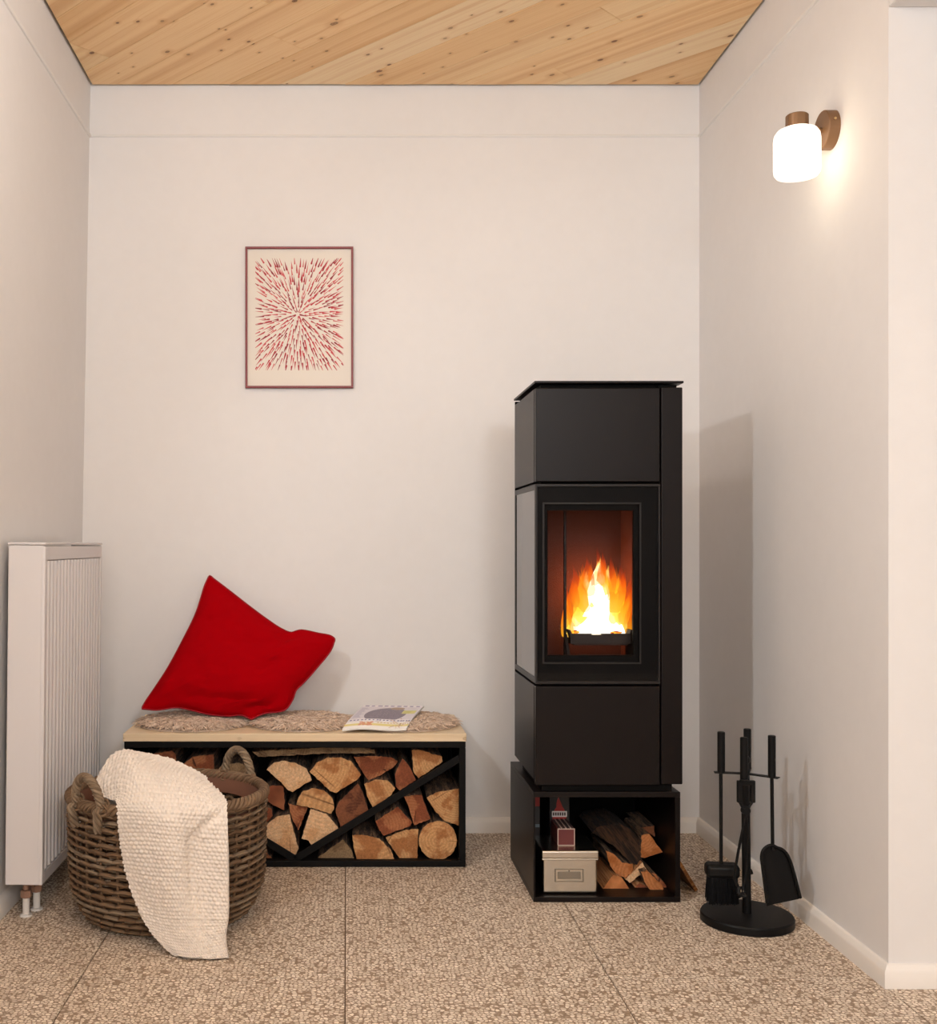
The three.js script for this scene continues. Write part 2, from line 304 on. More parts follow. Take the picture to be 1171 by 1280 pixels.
// thin caulked bead where the frieze of the wall begins, and moulded skirting boards
const beadAt = 2.417;
struct('trim_1', cyl(V(XLT - 0.003, beadAt, ZB), V(XR, beadAt, ZB), 0.005, 0.005, 10, false), M.bead);
struct('trim_2', cyl(V(XLT - 0.003, beadAt, ZB), V(XLT - 0.003, beadAt, ZF), 0.007, 0.007, 10, false), M.bead);
struct('trim_3', cyl(V(XR, beadAt, ZB), V(XR, beadAt, ZC - 0.002), 0.006, 0.006, 10, false), M.bead);
function skirting(a, b, nrm, m0 = 0, m1 = 0) {         // profile swept from a to b; nrm points into the room; m0, m1 mitre the ends
  const prof = [[0, 0], [0.016, 0], [0.016, 0.036], [0.0135, 0.042], [0.011, 0.045], [0.009, 0.0495], [0.005, 0.052], [0, 0.052]];
  const dir = b.clone().sub(a).normalize(), len = a.distanceTo(b), pos = [];
  const P = (k, e) => { const [o, y] = prof[k]; return a.clone().addScaledVector(dir, e ? len + m1 * o : -m0 * o).addScaledVector(nrm, o).setY(y); };
  for (let k = 0; k + 1 < prof.length; k++) { const q = [P(k, 0), P(k, 1), P(k + 1, 1), P(k + 1, 0)]; pos.push(q[0], q[1], q[2], q[0], q[2], q[3]); }
  for (const e of [0, 1]) for (let k = 1; k + 1 < prof.length; k++) pos.push(P(0, e), P(k, e), P(k + 1, e));
  let g = new THREE.BufferGeometry().setFromPoints(pos); g.setAttribute('uv', new THREE.BufferAttribute(new Float32Array(pos.length * 2), 2));
  const c = V().crossVectors(pos[1].clone().sub(pos[0]), pos[2].clone().sub(pos[0]));
  if (c.dot(nrm) < 0 && Math.abs(c.dot(nrm)) > 1e-12 || c.y > 0) { for (let i = 0; i < pos.length; i += 3) [pos[i + 1], pos[i + 2]] = [pos[i + 2], pos[i + 1]]; g.setFromPoints(pos); }
  g.computeVertexNormals(); return uvBox(toCreasedNormals(g, 0.6));
}
struct('baseboard_back', skirting(V(XL, 0, ZB), V(XR, 0, ZB), V(0, 0, 1), -1, -1), M.trim);
struct('baseboard_right', skirting(V(XR, 0, ZB), V(XR, 0, ZC), V(-1, 0, 0), -1, 1), M.trim);
struct('baseboard_corner', skirting(V(XR, 0, ZC), V(XP, 0, ZC), V(0, 0, 1), 1, 0), M.trim);
struct('baseboard_left', skirting(V(XL, 0, ZB), V(XL, 0, ZF), V(1, 0, 0), -1, 0), M.trim);

// ------------------------------------------------------------------ lamps and window added outside the frame as fill light
{
  const x = 0.80, y = 2.05, z = 1.2, t = thing('added_pendant_lamp', 'added round white lantern lamp, an unseen fill light behind the camera', 'lamp', [x, y, z]);
  part('cord', cyl(V(x, y + 0.25, z), V(x, YC - 0.02, z), 0.003, 0.003, 10), M.trim, t);
  part('ceiling_rose', lathe([[0, -0.03], [0.04, -0.028], [0.055, 0], [0, 0]], 32, V(x, YC, z)), M.trim, t);
  part('globe', new THREE.SphereGeometry(0.24, 48, 32).translate(x, y, z), std({ color: 0xffffff, emissive: LIGHT.fillPendant.color, emissiveIntensity: 1.2, roughness: 0.4 }), t);
  part('collar', cyl(V(x, y + 0.225, z), V(x, y + 0.27, z), 0.045, 0.03, 32), M.brass, t);
  const l = new THREE.PointLight(LIGHT.fillPendant.color, LIGHT.fillPendant.power, 0, 2); l.position.set(x, y, z); l.castShadow = true; l.shadow.radius = 11.5; scene.add(l);
}
{
  const x = -0.25, y = YC - 0.02, z = -2.0, t = thing('added_ceiling_lamp', 'added small round ceiling lamp, an unseen fill light above the frame', 'lamp', [x, y, z]);
  part('lamp_base', lathe([[0, -0.03], [0.09, -0.03], [0.1, -0.02], [0.1, 0.021], [0, 0.021]], 48, V(x, y, z)), M.trim, t);
  part('globe', lathe([[0.07, -0.03], [0.10, -0.05], [0.12, -0.09], [0.115, -0.14], [0.085, -0.175], [0.04, -0.19], [0, -0.192]], 48, V(x, y, z), 3), std({ color: 0xffffff, emissive: LIGHT.ceiling.color, emissiveIntensity: 1.2, roughness: 0.4 }), t);
  const l = new THREE.PointLight(LIGHT.ceiling.color, LIGHT.ceiling.power, 0, 2); l.position.set(x, y - 0.11, z); l.castShadow = true; l.shadow.radius = 3.5; scene.add(l);
}
// an added window behind the camera, its panes glowing to light the room from the front
function addedWindow(name, x, y, z, w, h, turn, L) {
  const win = new THREE.Group(); win.name = name; win.userData.kind = 'structure'; win.position.set(x, y, z); win.rotation.y = turn; scene.add(win);
  const own = (n, g, m) => part(n, g, m, win, false);
  own('added_window_frame', prism(rect(-w / 2 - 0.06, w / 2 + 0.06, -h / 2 - 0.06, h / 2 + 0.06), 0.03, 0, 0.004, [rect(-w / 2, -0.02, -h / 2, h / 2), rect(0.02, w / 2, -h / 2, h / 2)]), M.trim);
  for (const s of [-1, 1]) own('added_window_pane', box(s < 0 ? -w / 2 : 0.02, s < 0 ? -0.02 : w / 2, -h / 2, h / 2, 0.002, 0.008, 0), std({ color: 0xffffff, emissive: L.color, emissiveIntensity: 1.2, roughness: 0.5 }));
  own('added_window_sill', box(-w / 2 - 0.1, w / 2 + 0.1, -h / 2 - 0.09, -h / 2 - 0.06, 0, 0.14, 0.006), M.trim);
  const l = new THREE.RectAreaLight(L.color, L.power, w, h), n = V(Math.sin(turn), 0, Math.cos(turn));
  l.position.set(x, y, z).addScaledVector(n, 0.035); l.lookAt(x + n.x * 2, y, z + n.z * 2); scene.add(l);
}
addedWindow('window_1', 0.15, 1.72, ZF, 1.9, 1.35, Math.PI, LIGHT.window);

// ------------------------------------------------------------------ wall lamps
function wallLamp(side, x, y, z, L, label, radius) {   // side: +1 hangs on the right wall, -1 on the left
  const t = thing('wall_lamp', label, 'lamp', [x, y, z]), s = -side, ax = x + s * 0.089;   // axis of the shade
  const rot = (g) => g.rotateZ(s > 0 ? -Math.PI / 2 : Math.PI / 2).translate(x, y, z);
  part('wall_plate', uvBox(rot(toCreasedNormals(new THREE.LatheGeometry([[0.00001, 0], [0.048, 0], [0.048, 0.026], [0.0465, 0.028], [0.00001, 0.028]].map(([a, b]) => new THREE.Vector2(a, b)), 48), 0.5))), M.bronze, t);
  part('screw', cyl(V(x + s * 0.014, y + 0.012, z + 0.0475), V(x + s * 0.014, y + 0.012, z + 0.0505), 0.003, 0.003, 12), M.brass, t);
  part('arm', cyl(V(x + s * 0.026, y, z), V(ax - s * 0.03, y, z), 0.0065, 0.0065, 16), M.bronze, t);
  part('joint', lathe([[0, -0.008], [0.006, -0.006], [0.0085, 0], [0.006, 0.006], [0, 0.008]], 20, V(ax - s * 0.052, y, z), 3), M.brass, t);
  part('lamp_cap', lathe([[0, 0.004], [0.0275, 0.004], [0.0275, 0.036], [0.025, 0.0385], [0, 0.0385]], 40, V(ax, y, z), 0.5), M.bronze, t);
  const prof = [[0.012, 0.005], [0.035, 0.004], [0.048, -0.002], [0.0545, -0.012], [0.0565, -0.025], [0.0565, -0.098], [0.055, -0.108], [0.050, -0.115], [0.04, -0.118], [0.00001, -0.119]];
  const glow = std({ color: 0xffffff, roughness: 0.3, emissive: L.color.clone().lerp(new THREE.Color(1, 1, 1), 0.6), emissiveIntensity: 1.4 });
  part('lamp_shade', lathe(prof, 56, V(ax, y, z), 0.9), glow, t);
  const l = new THREE.PointLight(L.color, L.power, 0, 2); l.position.set(ax, y - 0.085, z); l.castShadow = true; l.shadow.radius = radius / 0.02; scene.add(l);
}
wallLamp(1, XR, 2.043, -2.76, LIGHT.sconce, 'bronze wall lamp with a glowing white glass shade on the right wall', 0.045);
{
  const P = V(-0.765, 1.79, -1.62), aim = V(0.95, 0.75, -3.3), dir = aim.clone().sub(P).normalize(), back = P.clone().addScaledVector(dir, -0.03);
  const t = thing('studio_lamp', 'black studio lamp on a tripod stand left of the camera', 'lamp', [back.x, 0, back.z]);
  part('lamp_head', cyl(back.clone().addScaledVector(dir, -0.07), back, 0.045, 0.05, 32), M.tool, t);
  part('lamp_lens', cyl(back.clone().addScaledVector(dir, 0.001), back.clone().addScaledVector(dir, 0.006), 0.045, 0.045, 32), std({ color: 0xffffff, emissive: LIGHT.key.color, emissiveIntensity: 1.5 }), t);
  const c = back.clone().addScaledVector(dir, -0.045);
  part('pole', cyl(V(c.x, 0.22, c.z), V(c.x, c.y - 0.04, c.z), 0.012, 0.012, 16), M.tool, t);
  for (let k = 0; k < 3; k++) { const a = 0.5 + k * 2.094; part('leg', cyl(V(c.x, 0.3, c.z), V(Math.max(c.x + 0.26 * Math.cos(a), XL + 0.07), 0.008, c.z + 0.26 * Math.sin(a)), 0.008, 0.008, 12), M.tool, t); }
  const l = new THREE.SpotLight(LIGHT.key.color, LIGHT.key.power, 0, 0.82, 0.75, 2); l.position.copy(P); l.target.position.copy(aim); scene.add(l.target); l.castShadow = true; l.shadow.radius = 2; scene.add(l);
}

// ------------------------------------------------------------------ radiator
{
  const x0 = -0.906, x1 = -0.808, z0 = -3.57, z1 = -2.9, y0 = 0.096, y1 = 1.003;
  const t = thing('radiator', 'white ribbed panel radiator standing along the left wall', 'radiator', [x0, 0, z1]);
  part('side_panel', box(x0, x1 - 0.0045, y0, y1 - 0.006, z1 - 0.012, z1, 0.003), M.radiator, t);
  part('side_panel', box(x0, x1 - 0.0045, y0, y1 - 0.006, z0, z0 + 0.012, 0.003), M.radiator, t);
  part('back_panel', box(x0, x0 + 0.02, y0 + 0.01, y1 - 0.02, z0 + 0.012, z1 - 0.012, 0.003), M.radiator, t);
  const front = part('front_panel', box(x1 - 0.024, x1 - 0.012, y0 + 0.004, y1 - 0.010, z0 + 0.001, z1 - 0.001, 0.002), M.radiator, t);
  part('edge_strip', box(x1 - 0.010, x1 + 0.001, y0, y1 - 0.008, z1 - 0.022, z1 + 0.001, 0.003), M.radiator, t);
  part('edge_strip', box(x1 - 0.010, x1 + 0.001, y0, y1 - 0.008, z0, z0 + 0.014, 0.003), M.radiator, t);
  part('top_band', box(x1 - 0.010, x1 + 0.0005, y1 - 0.045, y1 - 0.008, z0 + 0.014, z1 - 0.022, 0.002), M.radiator, t);
  part('top_cover', box(x0 - 0.001, x1 + 0.002, y1 - 0.004, y1 + 0.002, z0 - 0.001, z1 + 0.002, 0.002), M.radiator, t);
  part('bottom_rail', box(x1 - 0.010, x1 + 0.0005, y0, y0 + 0.03, z0 + 0.014, z1 - 0.022, 0.002), M.radiator, t);
  const rib = box(-0.008, 0.008, -0.4145, 0.4145, -0.0095, 0.0095, 0.006), n = 17;
  for (let i = 0; i < n; i++) {
    const m = new THREE.Mesh(rib, M.radiator); m.name = 'rib'; m.castShadow = m.receiveShadow = true;
    m.position.set(x1 - 0.0055 - x0, y0 + 0.03 + 0.4165, (z1 - 0.040 - i * 0.0362) - z1); t.add(m);
  }
  // connections: brass valve and two white pipes into the floor
  for (const [px, pz, full] of [[-0.862, -2.945, true], [-0.848, -2.995, false]]) {
    part('pipe', cyl(V(px, 0.003, pz), V(px, 0.062, pz), 0.0095, 0.0095, 18), M.pipe, t);
    part('floor_collar', lathe([[0.0098, 0], [0.017, 0], [0.016, 0.004], [0.0098, 0.007]], 20, V(px, 0.0005, pz)), M.pipe, t);
    part('valve', merge([cyl(V(px, 0.05, pz), V(px, 0.071, pz), 0.0155, 0.0155, 6), cyl(V(px, 0.071, pz), V(px, 0.086, pz), 0.009, 0.009, 16), cyl(V(px, 0.086, pz), V(px, y0 + 0.004, pz), 0.008, 0.008, 16)].concat(full ? [cyl(V(px, 0.08, pz - 0.012), V(px + 0.02, 0.08, pz - 0.012), 0.007, 0.007, 12)] : [])), M.copper, t);
  }
  t.rotation.z = -0.010;
}

// ------------------------------------------------------------------ framed print
{
  const d = 3.784, x0 = -0.350, x1 = 0.0235, y0 = 1.540, y1 = 2.029, f = 0.0072, zf = -d, zb = ZB + 0.001;
  const t = thing('picture_frame', 'slim dark red framed print of red radiating strokes on the back wall', 'picture', [(x0 + x1) / 2, y0, ZB]);
  part('frame', prism(rect(x0, x1, y0, y1), zf, zb, 0.0012, [rect(x0 + f, x1 - f, y0 + f, y1 - f)]), M.frameRed, t);
  part('backing', box(x0 + f, x1 - f, y0 + f, y1 - f, zb, zb + 0.004, 0), M.paper, t);
  const c = document.createElement('canvas'), w = 1024, h = Math.round(1024 * (y1 - y0 - 2 * f) / (x1 - x0 - 2 * f)); c.width = w; c.height = h;
  const g = c.getContext('2d'); g.fillStyle = '#e7ded3'; g.fillRect(0, 0, w, h);
  const r = mulberry(77), fx = 0.075 * w, gx = 0.925 * w, fy = 0.065 * h, gy = 0.885 * h, mx = 0.485 * w, my = 0.475 * h;
  const spots = [];
  for (let ring = 0; ring < 15; ring++) { const R = 26 + ring * 46, n = Math.round(9 + ring * 7); for (let k = 0; k < n; k++) { const a = (k + r() * 0.8) / n * 6.2832; spots.push([a, R * (0.93 + 0.14 * r())]); } }
  const reds = ['#b8303a', '#a3242f', '#c4444a', '#8f2630', '#c9565a'];
  g.save(); g.beginPath(); g.rect(fx, fy, gx - fx, gy - fy); g.clip();
  for (const [a, R] of spots) {
    const len = 56 + 40 * r() + R * 0.03, wd = 4.6 + 4 * r(), cx = Math.cos(a), sy = Math.sin(a), xa = mx + cx * R, ya = my + sy * R, xb = mx + cx * (R + len), yb = my + sy * (R + len);
    if (xb < fx - 40 || xb > gx + 40 || yb < fy - 40 || yb > gy + 40 || xa < fx || xa > gx || ya < fy || ya > gy) continue;
    g.fillStyle = reds[Math.floor(r() * 5)];
    g.beginPath(); g.moveTo(xb, yb); g.lineTo(xa - sy * wd, ya + cx * wd); g.arc(xa, ya, wd, a + Math.PI / 2, a + Math.PI * 1.5); g.lineTo(xb, yb); g.fill();
  }
  g.restore();
  const tx = new THREE.CanvasTexture(c); tx.colorSpace = THREE.SRGBColorSpace; tx.anisotropy = 8;
  const pg = new THREE.PlaneGeometry(x1 - x0 - 2 * f, y1 - y0 - 2 * f).translate((x0 + x1) / 2, (y0 + y1) / 2, zb + 0.006);
  part('print', pg, std({ map: tx, roughness: 0.75 }), t);
}

// ------------------------------------------------------------------ bench with firewood
const BX0 = -0.688, BX1 = 0.3688, BZ0 = -3.766, BZ1 = -3.386, BY = 0.389, BT = 0.4135;
{
  const t = thing('storage_bench', 'low black steel bench with a pine seat board and a firewood store below', 'bench', [(BX0 + BX1) / 2, 0, (BZ0 + BZ1) / 2]);
  part('seat_board', box(BX0 - 0.003, BX1 + 0.002, BY, BT, BZ0, BZ1 + 0.003, 0.002, 0.3, 0.18), M.board, t);
  const s = 0.02, fr = part('frame', merge([
    box(BX0, BX1, 0, s, BZ1 - s, BZ1), box(BX0, BX1, BY - s, BY, BZ1 - s, BZ1), box(BX0, BX0 + s, s, BY - s, BZ1 - s, BZ1), box(BX1 - s, BX1, s, BY - s, BZ1 - s, BZ1),
    box(BX0, BX1, 0, s, BZ0, BZ0 + s), box(BX0, BX1, BY - s, BY, BZ0, BZ0 + s), box(BX0, BX0 + s, s, BY - s, BZ0, BZ0 + s), box(BX1 - s, BX1, s, BY - s, BZ0, BZ0 + s),
    box(BX0, BX0 + s, 0, s, BZ0 + s, BZ1 - s), box(BX1 - s, BX1, 0, s, BZ0 + s, BZ1 - s), box(BX0, BX0 + s, BY - s, BY, BZ0 + s, BZ1 - s), box(BX1 - s, BX1, BY - s, BY, BZ0 + s, BZ1 - s)]), M.blackSteel, t);
  part('back_panel', box(BX0 + s, BX1 - s, s, BY - s, BZ0 + 0.004, BZ0 + 0.007, 0), M.blackSteel, t);
  part('side_panel', box(BX0 + 0.006, BX0 + 0.009, s, BY - s, BZ0 + s, BZ1 - s, 0), M.blackSteel, t);
  part('side_panel', box(BX1 - 0.009, BX1 - 0.006, s, BY - s, BZ0 + s, BZ1 - s, 0), M.blackSteel, t);
  part('bottom_panel', box(BX0 + s, BX1 - s, 0.008, 0.013, BZ0 + s, BZ1 - s, 0), M.blackSteel, t);
  const mid = (BX0 + BX1) / 2, bar = (xa, ya, xb, yb) => { const g = new RoundedBoxGeometry(Math.hypot(xb - xa, yb - ya), 0.022, 0.006, 1, 0.001); g.rotateZ(Math.atan2(yb - ya, xb - xa)); return uvBox(g.translate((xa + xb) / 2, (ya + yb) / 2, BZ1 - 0.011)); };
  part('brace', bar(mid + 0.0, 0.022, BX1 - 0.012, BY - 0.05), M.blackSteel, t);
  part('brace', bar(mid - 0.0, 0.022, BX0 + 0.012, BY - 0.05), M.blackSteel, t);
}
// a split log: outline traced on its sawn end, then its length runs straight back
const C8 = (p) => p.map(([x, y]) => [300 + x / 3.9033, 870 + y / 3.904]);
function log(outline, d, len, end, label, sideMat = M.bark, group, opt = {}) {
  const r = mulberry(Math.floor(outline[0][0] * 131 + outline[0][1] * 17));
  const n0 = outline.length, pts = [];
  const P = outline.map(([x, y]) => { const v = at(x, y, d); return [v.x, v.y]; });
  for (let i = 0; i < n0; i++) {                       // ragged, slightly swollen edges
    const a = P[i], b = P[(i + 1) % n0], L = Math.hypot(b[0] - a[0], b[1] - a[1]), k = Math.max(2, Math.round(L / 0.008)), nx = -(b[1] - a[1]) / L, ny = (b[0] - a[0]) / L;
    for (let q = 0; q < k; q++) { const f = q / k, o = (q ? 0.0028 : 0.001) * (r() - 0.5); pts.push([lerp(a[0], b[0], f) + nx * o, lerp(a[1], b[1], f) + ny * o]); }
  }
  const cx = pts.reduce((s, p) => s + p[0], 0) / pts.length, cy = pts.reduce((s, p) => s + p[1], 0) / pts.length, sc = opt.shrink || 0.97, z = -d;
  const t = thing('firewood_log', label, 'log', [cx, Math.min(...pts.map((p) => p[1])), z - len / 2], group);
  const shape = new THREE.Shape(pts.map(([x, y]) => new THREE.Vector2(x, y)));
  let face = new THREE.ShapeGeometry(shape).translate(0, 0, z);
  const fp = face.attributes.position, uv = face.attributes.uv, ca = Math.cos(opt.turn || r() * 6.28), sa = Math.sin(opt.turn || r() * 6.28), u0 = opt.centre ? 0.12 : 0.03 + 0.18 * r(), v0 = opt.centre ? 0.05 : 0.05 + 0.16 * r();
  for (let i = 0; i < fp.count; i++) { const x = fp.getX(i) - cx, y = fp.getY(i) - cy; uv.setXY(i, x * ca - y * sa + u0, x * sa + y * ca + v0); }
  if (opt.tilt) for (let i = 0; i < fp.count; i++) fp.setZ(i, fp.getZ(i) + (fp.getX(i) - cx) * opt.tilt[0] + (fp.getY(i) - cy) * opt.tilt[1]);
  const tl = (x, y) => opt.tilt ? (x - cx) * opt.tilt[0] + (y - cy) * opt.tilt[1] : 0;
  face.computeVertexNormals();
  part('cut_face', face, endM[end], t);
  const pos = [], uvs = []; let run = 0; const n = pts.length, dx = opt.dx || 0, dy = opt.dy || 0, rings = 4;
  const Q = (i, k) => { const p = pts[i % n], f = k / rings, s = lerp(1, sc, f); return [cx + (p[0] - cx) * s + dx * f, cy + (p[1] - cy) * s + dy * f, z + tl(p[0], p[1]) - len * f]; };
  for (let i = 0; i < n; i++) {
    const L = Math.hypot(pts[(i + 1) % n][0] - pts[i][0], pts[(i + 1) % n][1] - pts[i][1]);
    for (let k = 0; k < rings; k++) {
      const a = Q(i, k), b = Q(i + 1, k), c = Q(i + 1, k + 1), e = Q(i, k + 1), ua = len * k / rings, ub = len * (k + 1) / rings;
      pos.push(...a, ...b, ...c, ...a, ...c, ...e); uvs.push(ua, run, ua, run + L, ub, run + L, ua, run, ub, run + L, ub, run);
    }
    run += L;
  }
  for (let i = 1; i + 1 < n; i++) { pos.push(...Q(0, rings), ...Q(i, rings), ...Q(i + 1, rings)); uvs.push(0, 0, 0, 0, 0, 0); }
  const g = new THREE.BufferGeometry(); g.setAttribute('position', new THREE.Float32BufferAttribute(pos, 3)); g.setAttribute('uv', new THREE.Float32BufferAttribute(uvs, 2)); g.computeVertexNormals();
  part(sideMat !== M.split ? 'bark' : 'split_side', g, sideMat, t);
  return t;
}
const G = 'split logs stacked in the bench';
const circle = (x, y, rx, ry, n = 22) => Array.from({ length: n }, (_, i) => [x + rx * Math.cos(-i / n * 6.2832), y + ry * Math.sin(-i / n * 6.2832)]);
const LOGS = [
  [[[130, 360], [165, 325], [215, 315], [275, 328], [325, 355], [350, 410], [255, 468], [235, 460], [200, 420]], 3.44, 'pale', 'pale half-moon log, first in the upper row right of the basket handle'],
  [[[340, 370], [375, 325], [430, 300], [490, 300], [545, 320], [590, 385], [575, 405], [465, 473], [440, 465]], 3.425, 'gold', 'large golden dome-shaped log with a dark brown left side, in the upper row'],
  [[[555, 298], [640, 293], [735, 298], [770, 320], [745, 350], [630, 418], [600, 375]], 3.46, 'rust', 'reddish flat-topped triangular log in the upper row, right of the golden dome'],
  [[[755, 385], [790, 305], [820, 335], [858, 410], [780, 462], [760, 440]], 3.43, 'rust', 'small rust-coloured leaf-shaped log just above the right steel brace'],
  [[[838, 265], [870, 262], [985, 295], [988, 320], [870, 402], [845, 370]], 3.43, 'gold', 'orange wedge log highest at the right end, above the brace'],
  [[[120, 450], [160, 435], [212, 440], [218, 520], [215, 558], [150, 525], [118, 500]], 3.47, 'rust', 'reddish brown block of wood below the pale half-moon log'],
  [[[280, 510], [300, 470], [350, 450], [410, 460], [450, 500], [460, 545], [445, 575], [340, 545], [275, 530]], 3.44, 'gold', 'half-round log with a pale middle and dark bark rim, in the middle of the stack'],
  [[[575, 425], [600, 470], [625, 560], [495, 655], [465, 560], [480, 520]], 3.44, 'dark', 'darkest log, a deep brown square end left of the brace'],
  [[[605, 430], [660, 408], [720, 412], [757, 450], [740, 480], [650, 548], [625, 500]], 3.43, 'gold', 'golden rounded wedge log resting on the brace, beside the darkest log'],
  [[[235, 525], [330, 545], [300, 620], [285, 655], [255, 600]], 3.45, 'rust', 'narrow brown triangular log wedged between the two big pale wedges'],
  [[[112, 670], [120, 640], [175, 590], [240, 577], [285, 745], [265, 795], [180, 745], [112, 700]], 3.43, 'pale', 'big pale fan-shaped log at lower left, next to the wicker basket'],
  [[[345, 552], [420, 575], [475, 635], [480, 650], [360, 750], [335, 705], [300, 695]], 3.42, 'pale', 'pale pinkish wedge log with a crack, above the foot of the braces'],
  [[[380, 788], [500, 700], [540, 745], [560, 803], [390, 805]], 3.44, 'grey', 'greyish brown low log on the bottom, first right of the foot of the braces'],
  [[[548, 680], [600, 678], [680, 695], [735, 750], [755, 803], [570, 803], [555, 740]], 3.425, 'gold', 'light quarter-round log on the bottom with a white speck and a fine crack'],
  [[[710, 690], [800, 655], [870, 650], [865, 803], [785, 803], [740, 740]], 3.44, 'gold', 'tan wedge log on the bottom between the quarter-round and the round log'],
  [circle(965, 705, 93, 95), 3.425, 'gold', 'completely round log at the bottom right corner of the bench', { centre: true }],
  [[[660, 610], [770, 540], [838, 615], [830, 635], [700, 682], [680, 655]], 3.43, 'rust', 'reddish brick-shaped log just under the middle of the brace'],
  [[[800, 490], [885, 480], [928, 600], [850, 630], [825, 550]], 3.43, 'rust', 'dark red upright block under the brace, left of the ragged log'],
  [[[910, 495], [960, 470], [1075, 450], [1075, 635], [1000, 610], [950, 560]], 3.44, 'gold', 'large ragged log at the right edge of the stack, above the round log'],
  [[[115, 540], [155, 550], [160, 585], [115, 640]], 3.46, 'rust', 'small brown log end beside the basket, over the big pale fan-shaped log'],
  [[[108, 758], [125, 758], [165, 803], [108, 803]], 3.44, 'rust', 'small dark red corner of a log on the bottom beside the basket'],
];
for (const [p, d, e, l, o] of LOGS) log(C8(p), d, 0.3, e, l, M.bark, G, o || {});
const C7 = (p) => p.map(([x, y]) => [180 + x / 6.888, 925 + y / 6.888]);
log(C7([[85, 120], [240, 90], [275, 130], [280, 330], [100, 330]]), 3.43, 0.3, 'rust', 'reddish log behind the cream throw, leftmost in the bench', M.bark, G);
log(C7([[340, 205], [420, 145], [600, 125], [608, 380], [350, 380]]), 3.45, 0.3, 'rust', 'broad reddish log with a pale bark edge, left of the basket handle', M.bark, G);
log(C7([[700, 215], [750, 205], [820, 195], [910, 230], [925, 400], [700, 400]]), 3.45, 0.3, 'grey', 'tan log seen through the upright basket handle', M.bark, G);
log(C8([[60, 272], [200, 262], [400, 252], [560, 248], [655, 262], [660, 280], [420, 281], [90, 297]]), 3.45, 0.26, 'grey', 'long thin slab of bark lying flat on top of the stack', M.bark, G, { shrink: 1 });

// ------------------------------------------------------------------ three fluffy round seat pads
function furGeo(rx, rz, cx, cy, cz, n, r) {            // short curled tufts all over a flat dome
  const pos = [];
  const tuft = (p, dir, bend, len, w) => {
    const side = V().crossVectors(dir, bend).normalize(), K = 4; let prev = null;
    for (let k = 0; k <= K; k++) {
      const f = k / K, c = p.clone().addScaledVector(dir, len * (f - 0.25 * f * f)).addScaledVector(bend, len * 0.85 * f * f), wd = w * (1 - 0.75 * f * f), nr = V().crossVectors(side, dir);
      const ring = [c.clone().addScaledVector(side, wd), c.clone().addScaledVector(side, -wd * 0.5).addScaledVector(nr, wd * 0.8), c.clone().addScaledVector(side, -wd * 0.5).addScaledVector(nr, -wd * 0.8)];
      if (prev) for (let q = 0; q < 3; q++) { const a = prev[q], b = prev[(q + 1) % 3], e = ring[(q + 1) % 3], d = ring[q]; pos.push(a, b, e, a, e, d); }
      prev = ring;
    }
  };
  for (let i = 0; i < n; i++) {
    const q = Math.sqrt(r()), a = r() * 6.2832, x = q * Math.cos(a), z = q * Math.sin(a), y = 0.017 * Math.sqrt(Math.max(0, 1 - q * q * q)) + 0.003 * Math.sin(x * 17 + 3) * Math.sin(z * 15);
    const out = V(x * 0.9 * q, 0.55 + 0.4 * (1 - q), z * 0.9 * q).add(V(r() - 0.5, 0.2, r() - 0.5).multiplyScalar(1.1)).normalize();
    const b = V(r() - 0.5, -0.35, r() - 0.5).normalize();
    tuft(V(cx + x * rx * 0.955, cy + y, cz + z * rz * 0.955), out, b, 0.018 + 0.012 * r(), 0.0026 + 0.0018 * r());
  }
  const g = new THREE.BufferGeometry().setFromPoints(pos); g.computeVertexNormals(); return g;
}
const padSpots = [[-0.498, 0.175, 0.158, 'fluffy beige round seat pad under the red cushion, leftmost of the three'], [-0.141, 0.168, 0.156, 'fluffy beige round seat pad in the middle of the bench'], [0.182, 0.178, 0.158, 'fluffy beige round seat pad at the right end, under the magazine']];
for (const [i, [x, rx, rz, label]] of padSpots.entries()) {
  const z = -3.562, t = thing('seat_pad', label, 'seat pad', [x, BT, z], 'fluffy round seat pads on the bench');
  const e = (q) => q.scale(1, 1, rz / rx);
  part('backing', e(lathe([[0, 0], [rx, 0], [rx + 0.001, 0.002], [rx, 0.004], [rx * 0.96, 0.005], [0, 0.005]], 64, V(0, 0, 0))).translate(x, BT + 0.0005, z), M.felt, t);
  part('padding', e(lathe([[0, 0.004], [rx * 0.96, 0.004], [rx * 0.94, 0.008], [rx * 0.85, 0.015], [rx * 0.5, 0.018], [0, 0.019]], 48, V(0, 0, 0), 3)).translate(x, BT, z), M.furBase, t);
  const r = mulberry(500 + i);
  for (const [k, m] of M.fur.entries()) { const f = part('fur', furGeo(rx, rz, x, BT + 0.006, z, 1900, r), m, t); f.userData.kind = 'stuff'; }
}

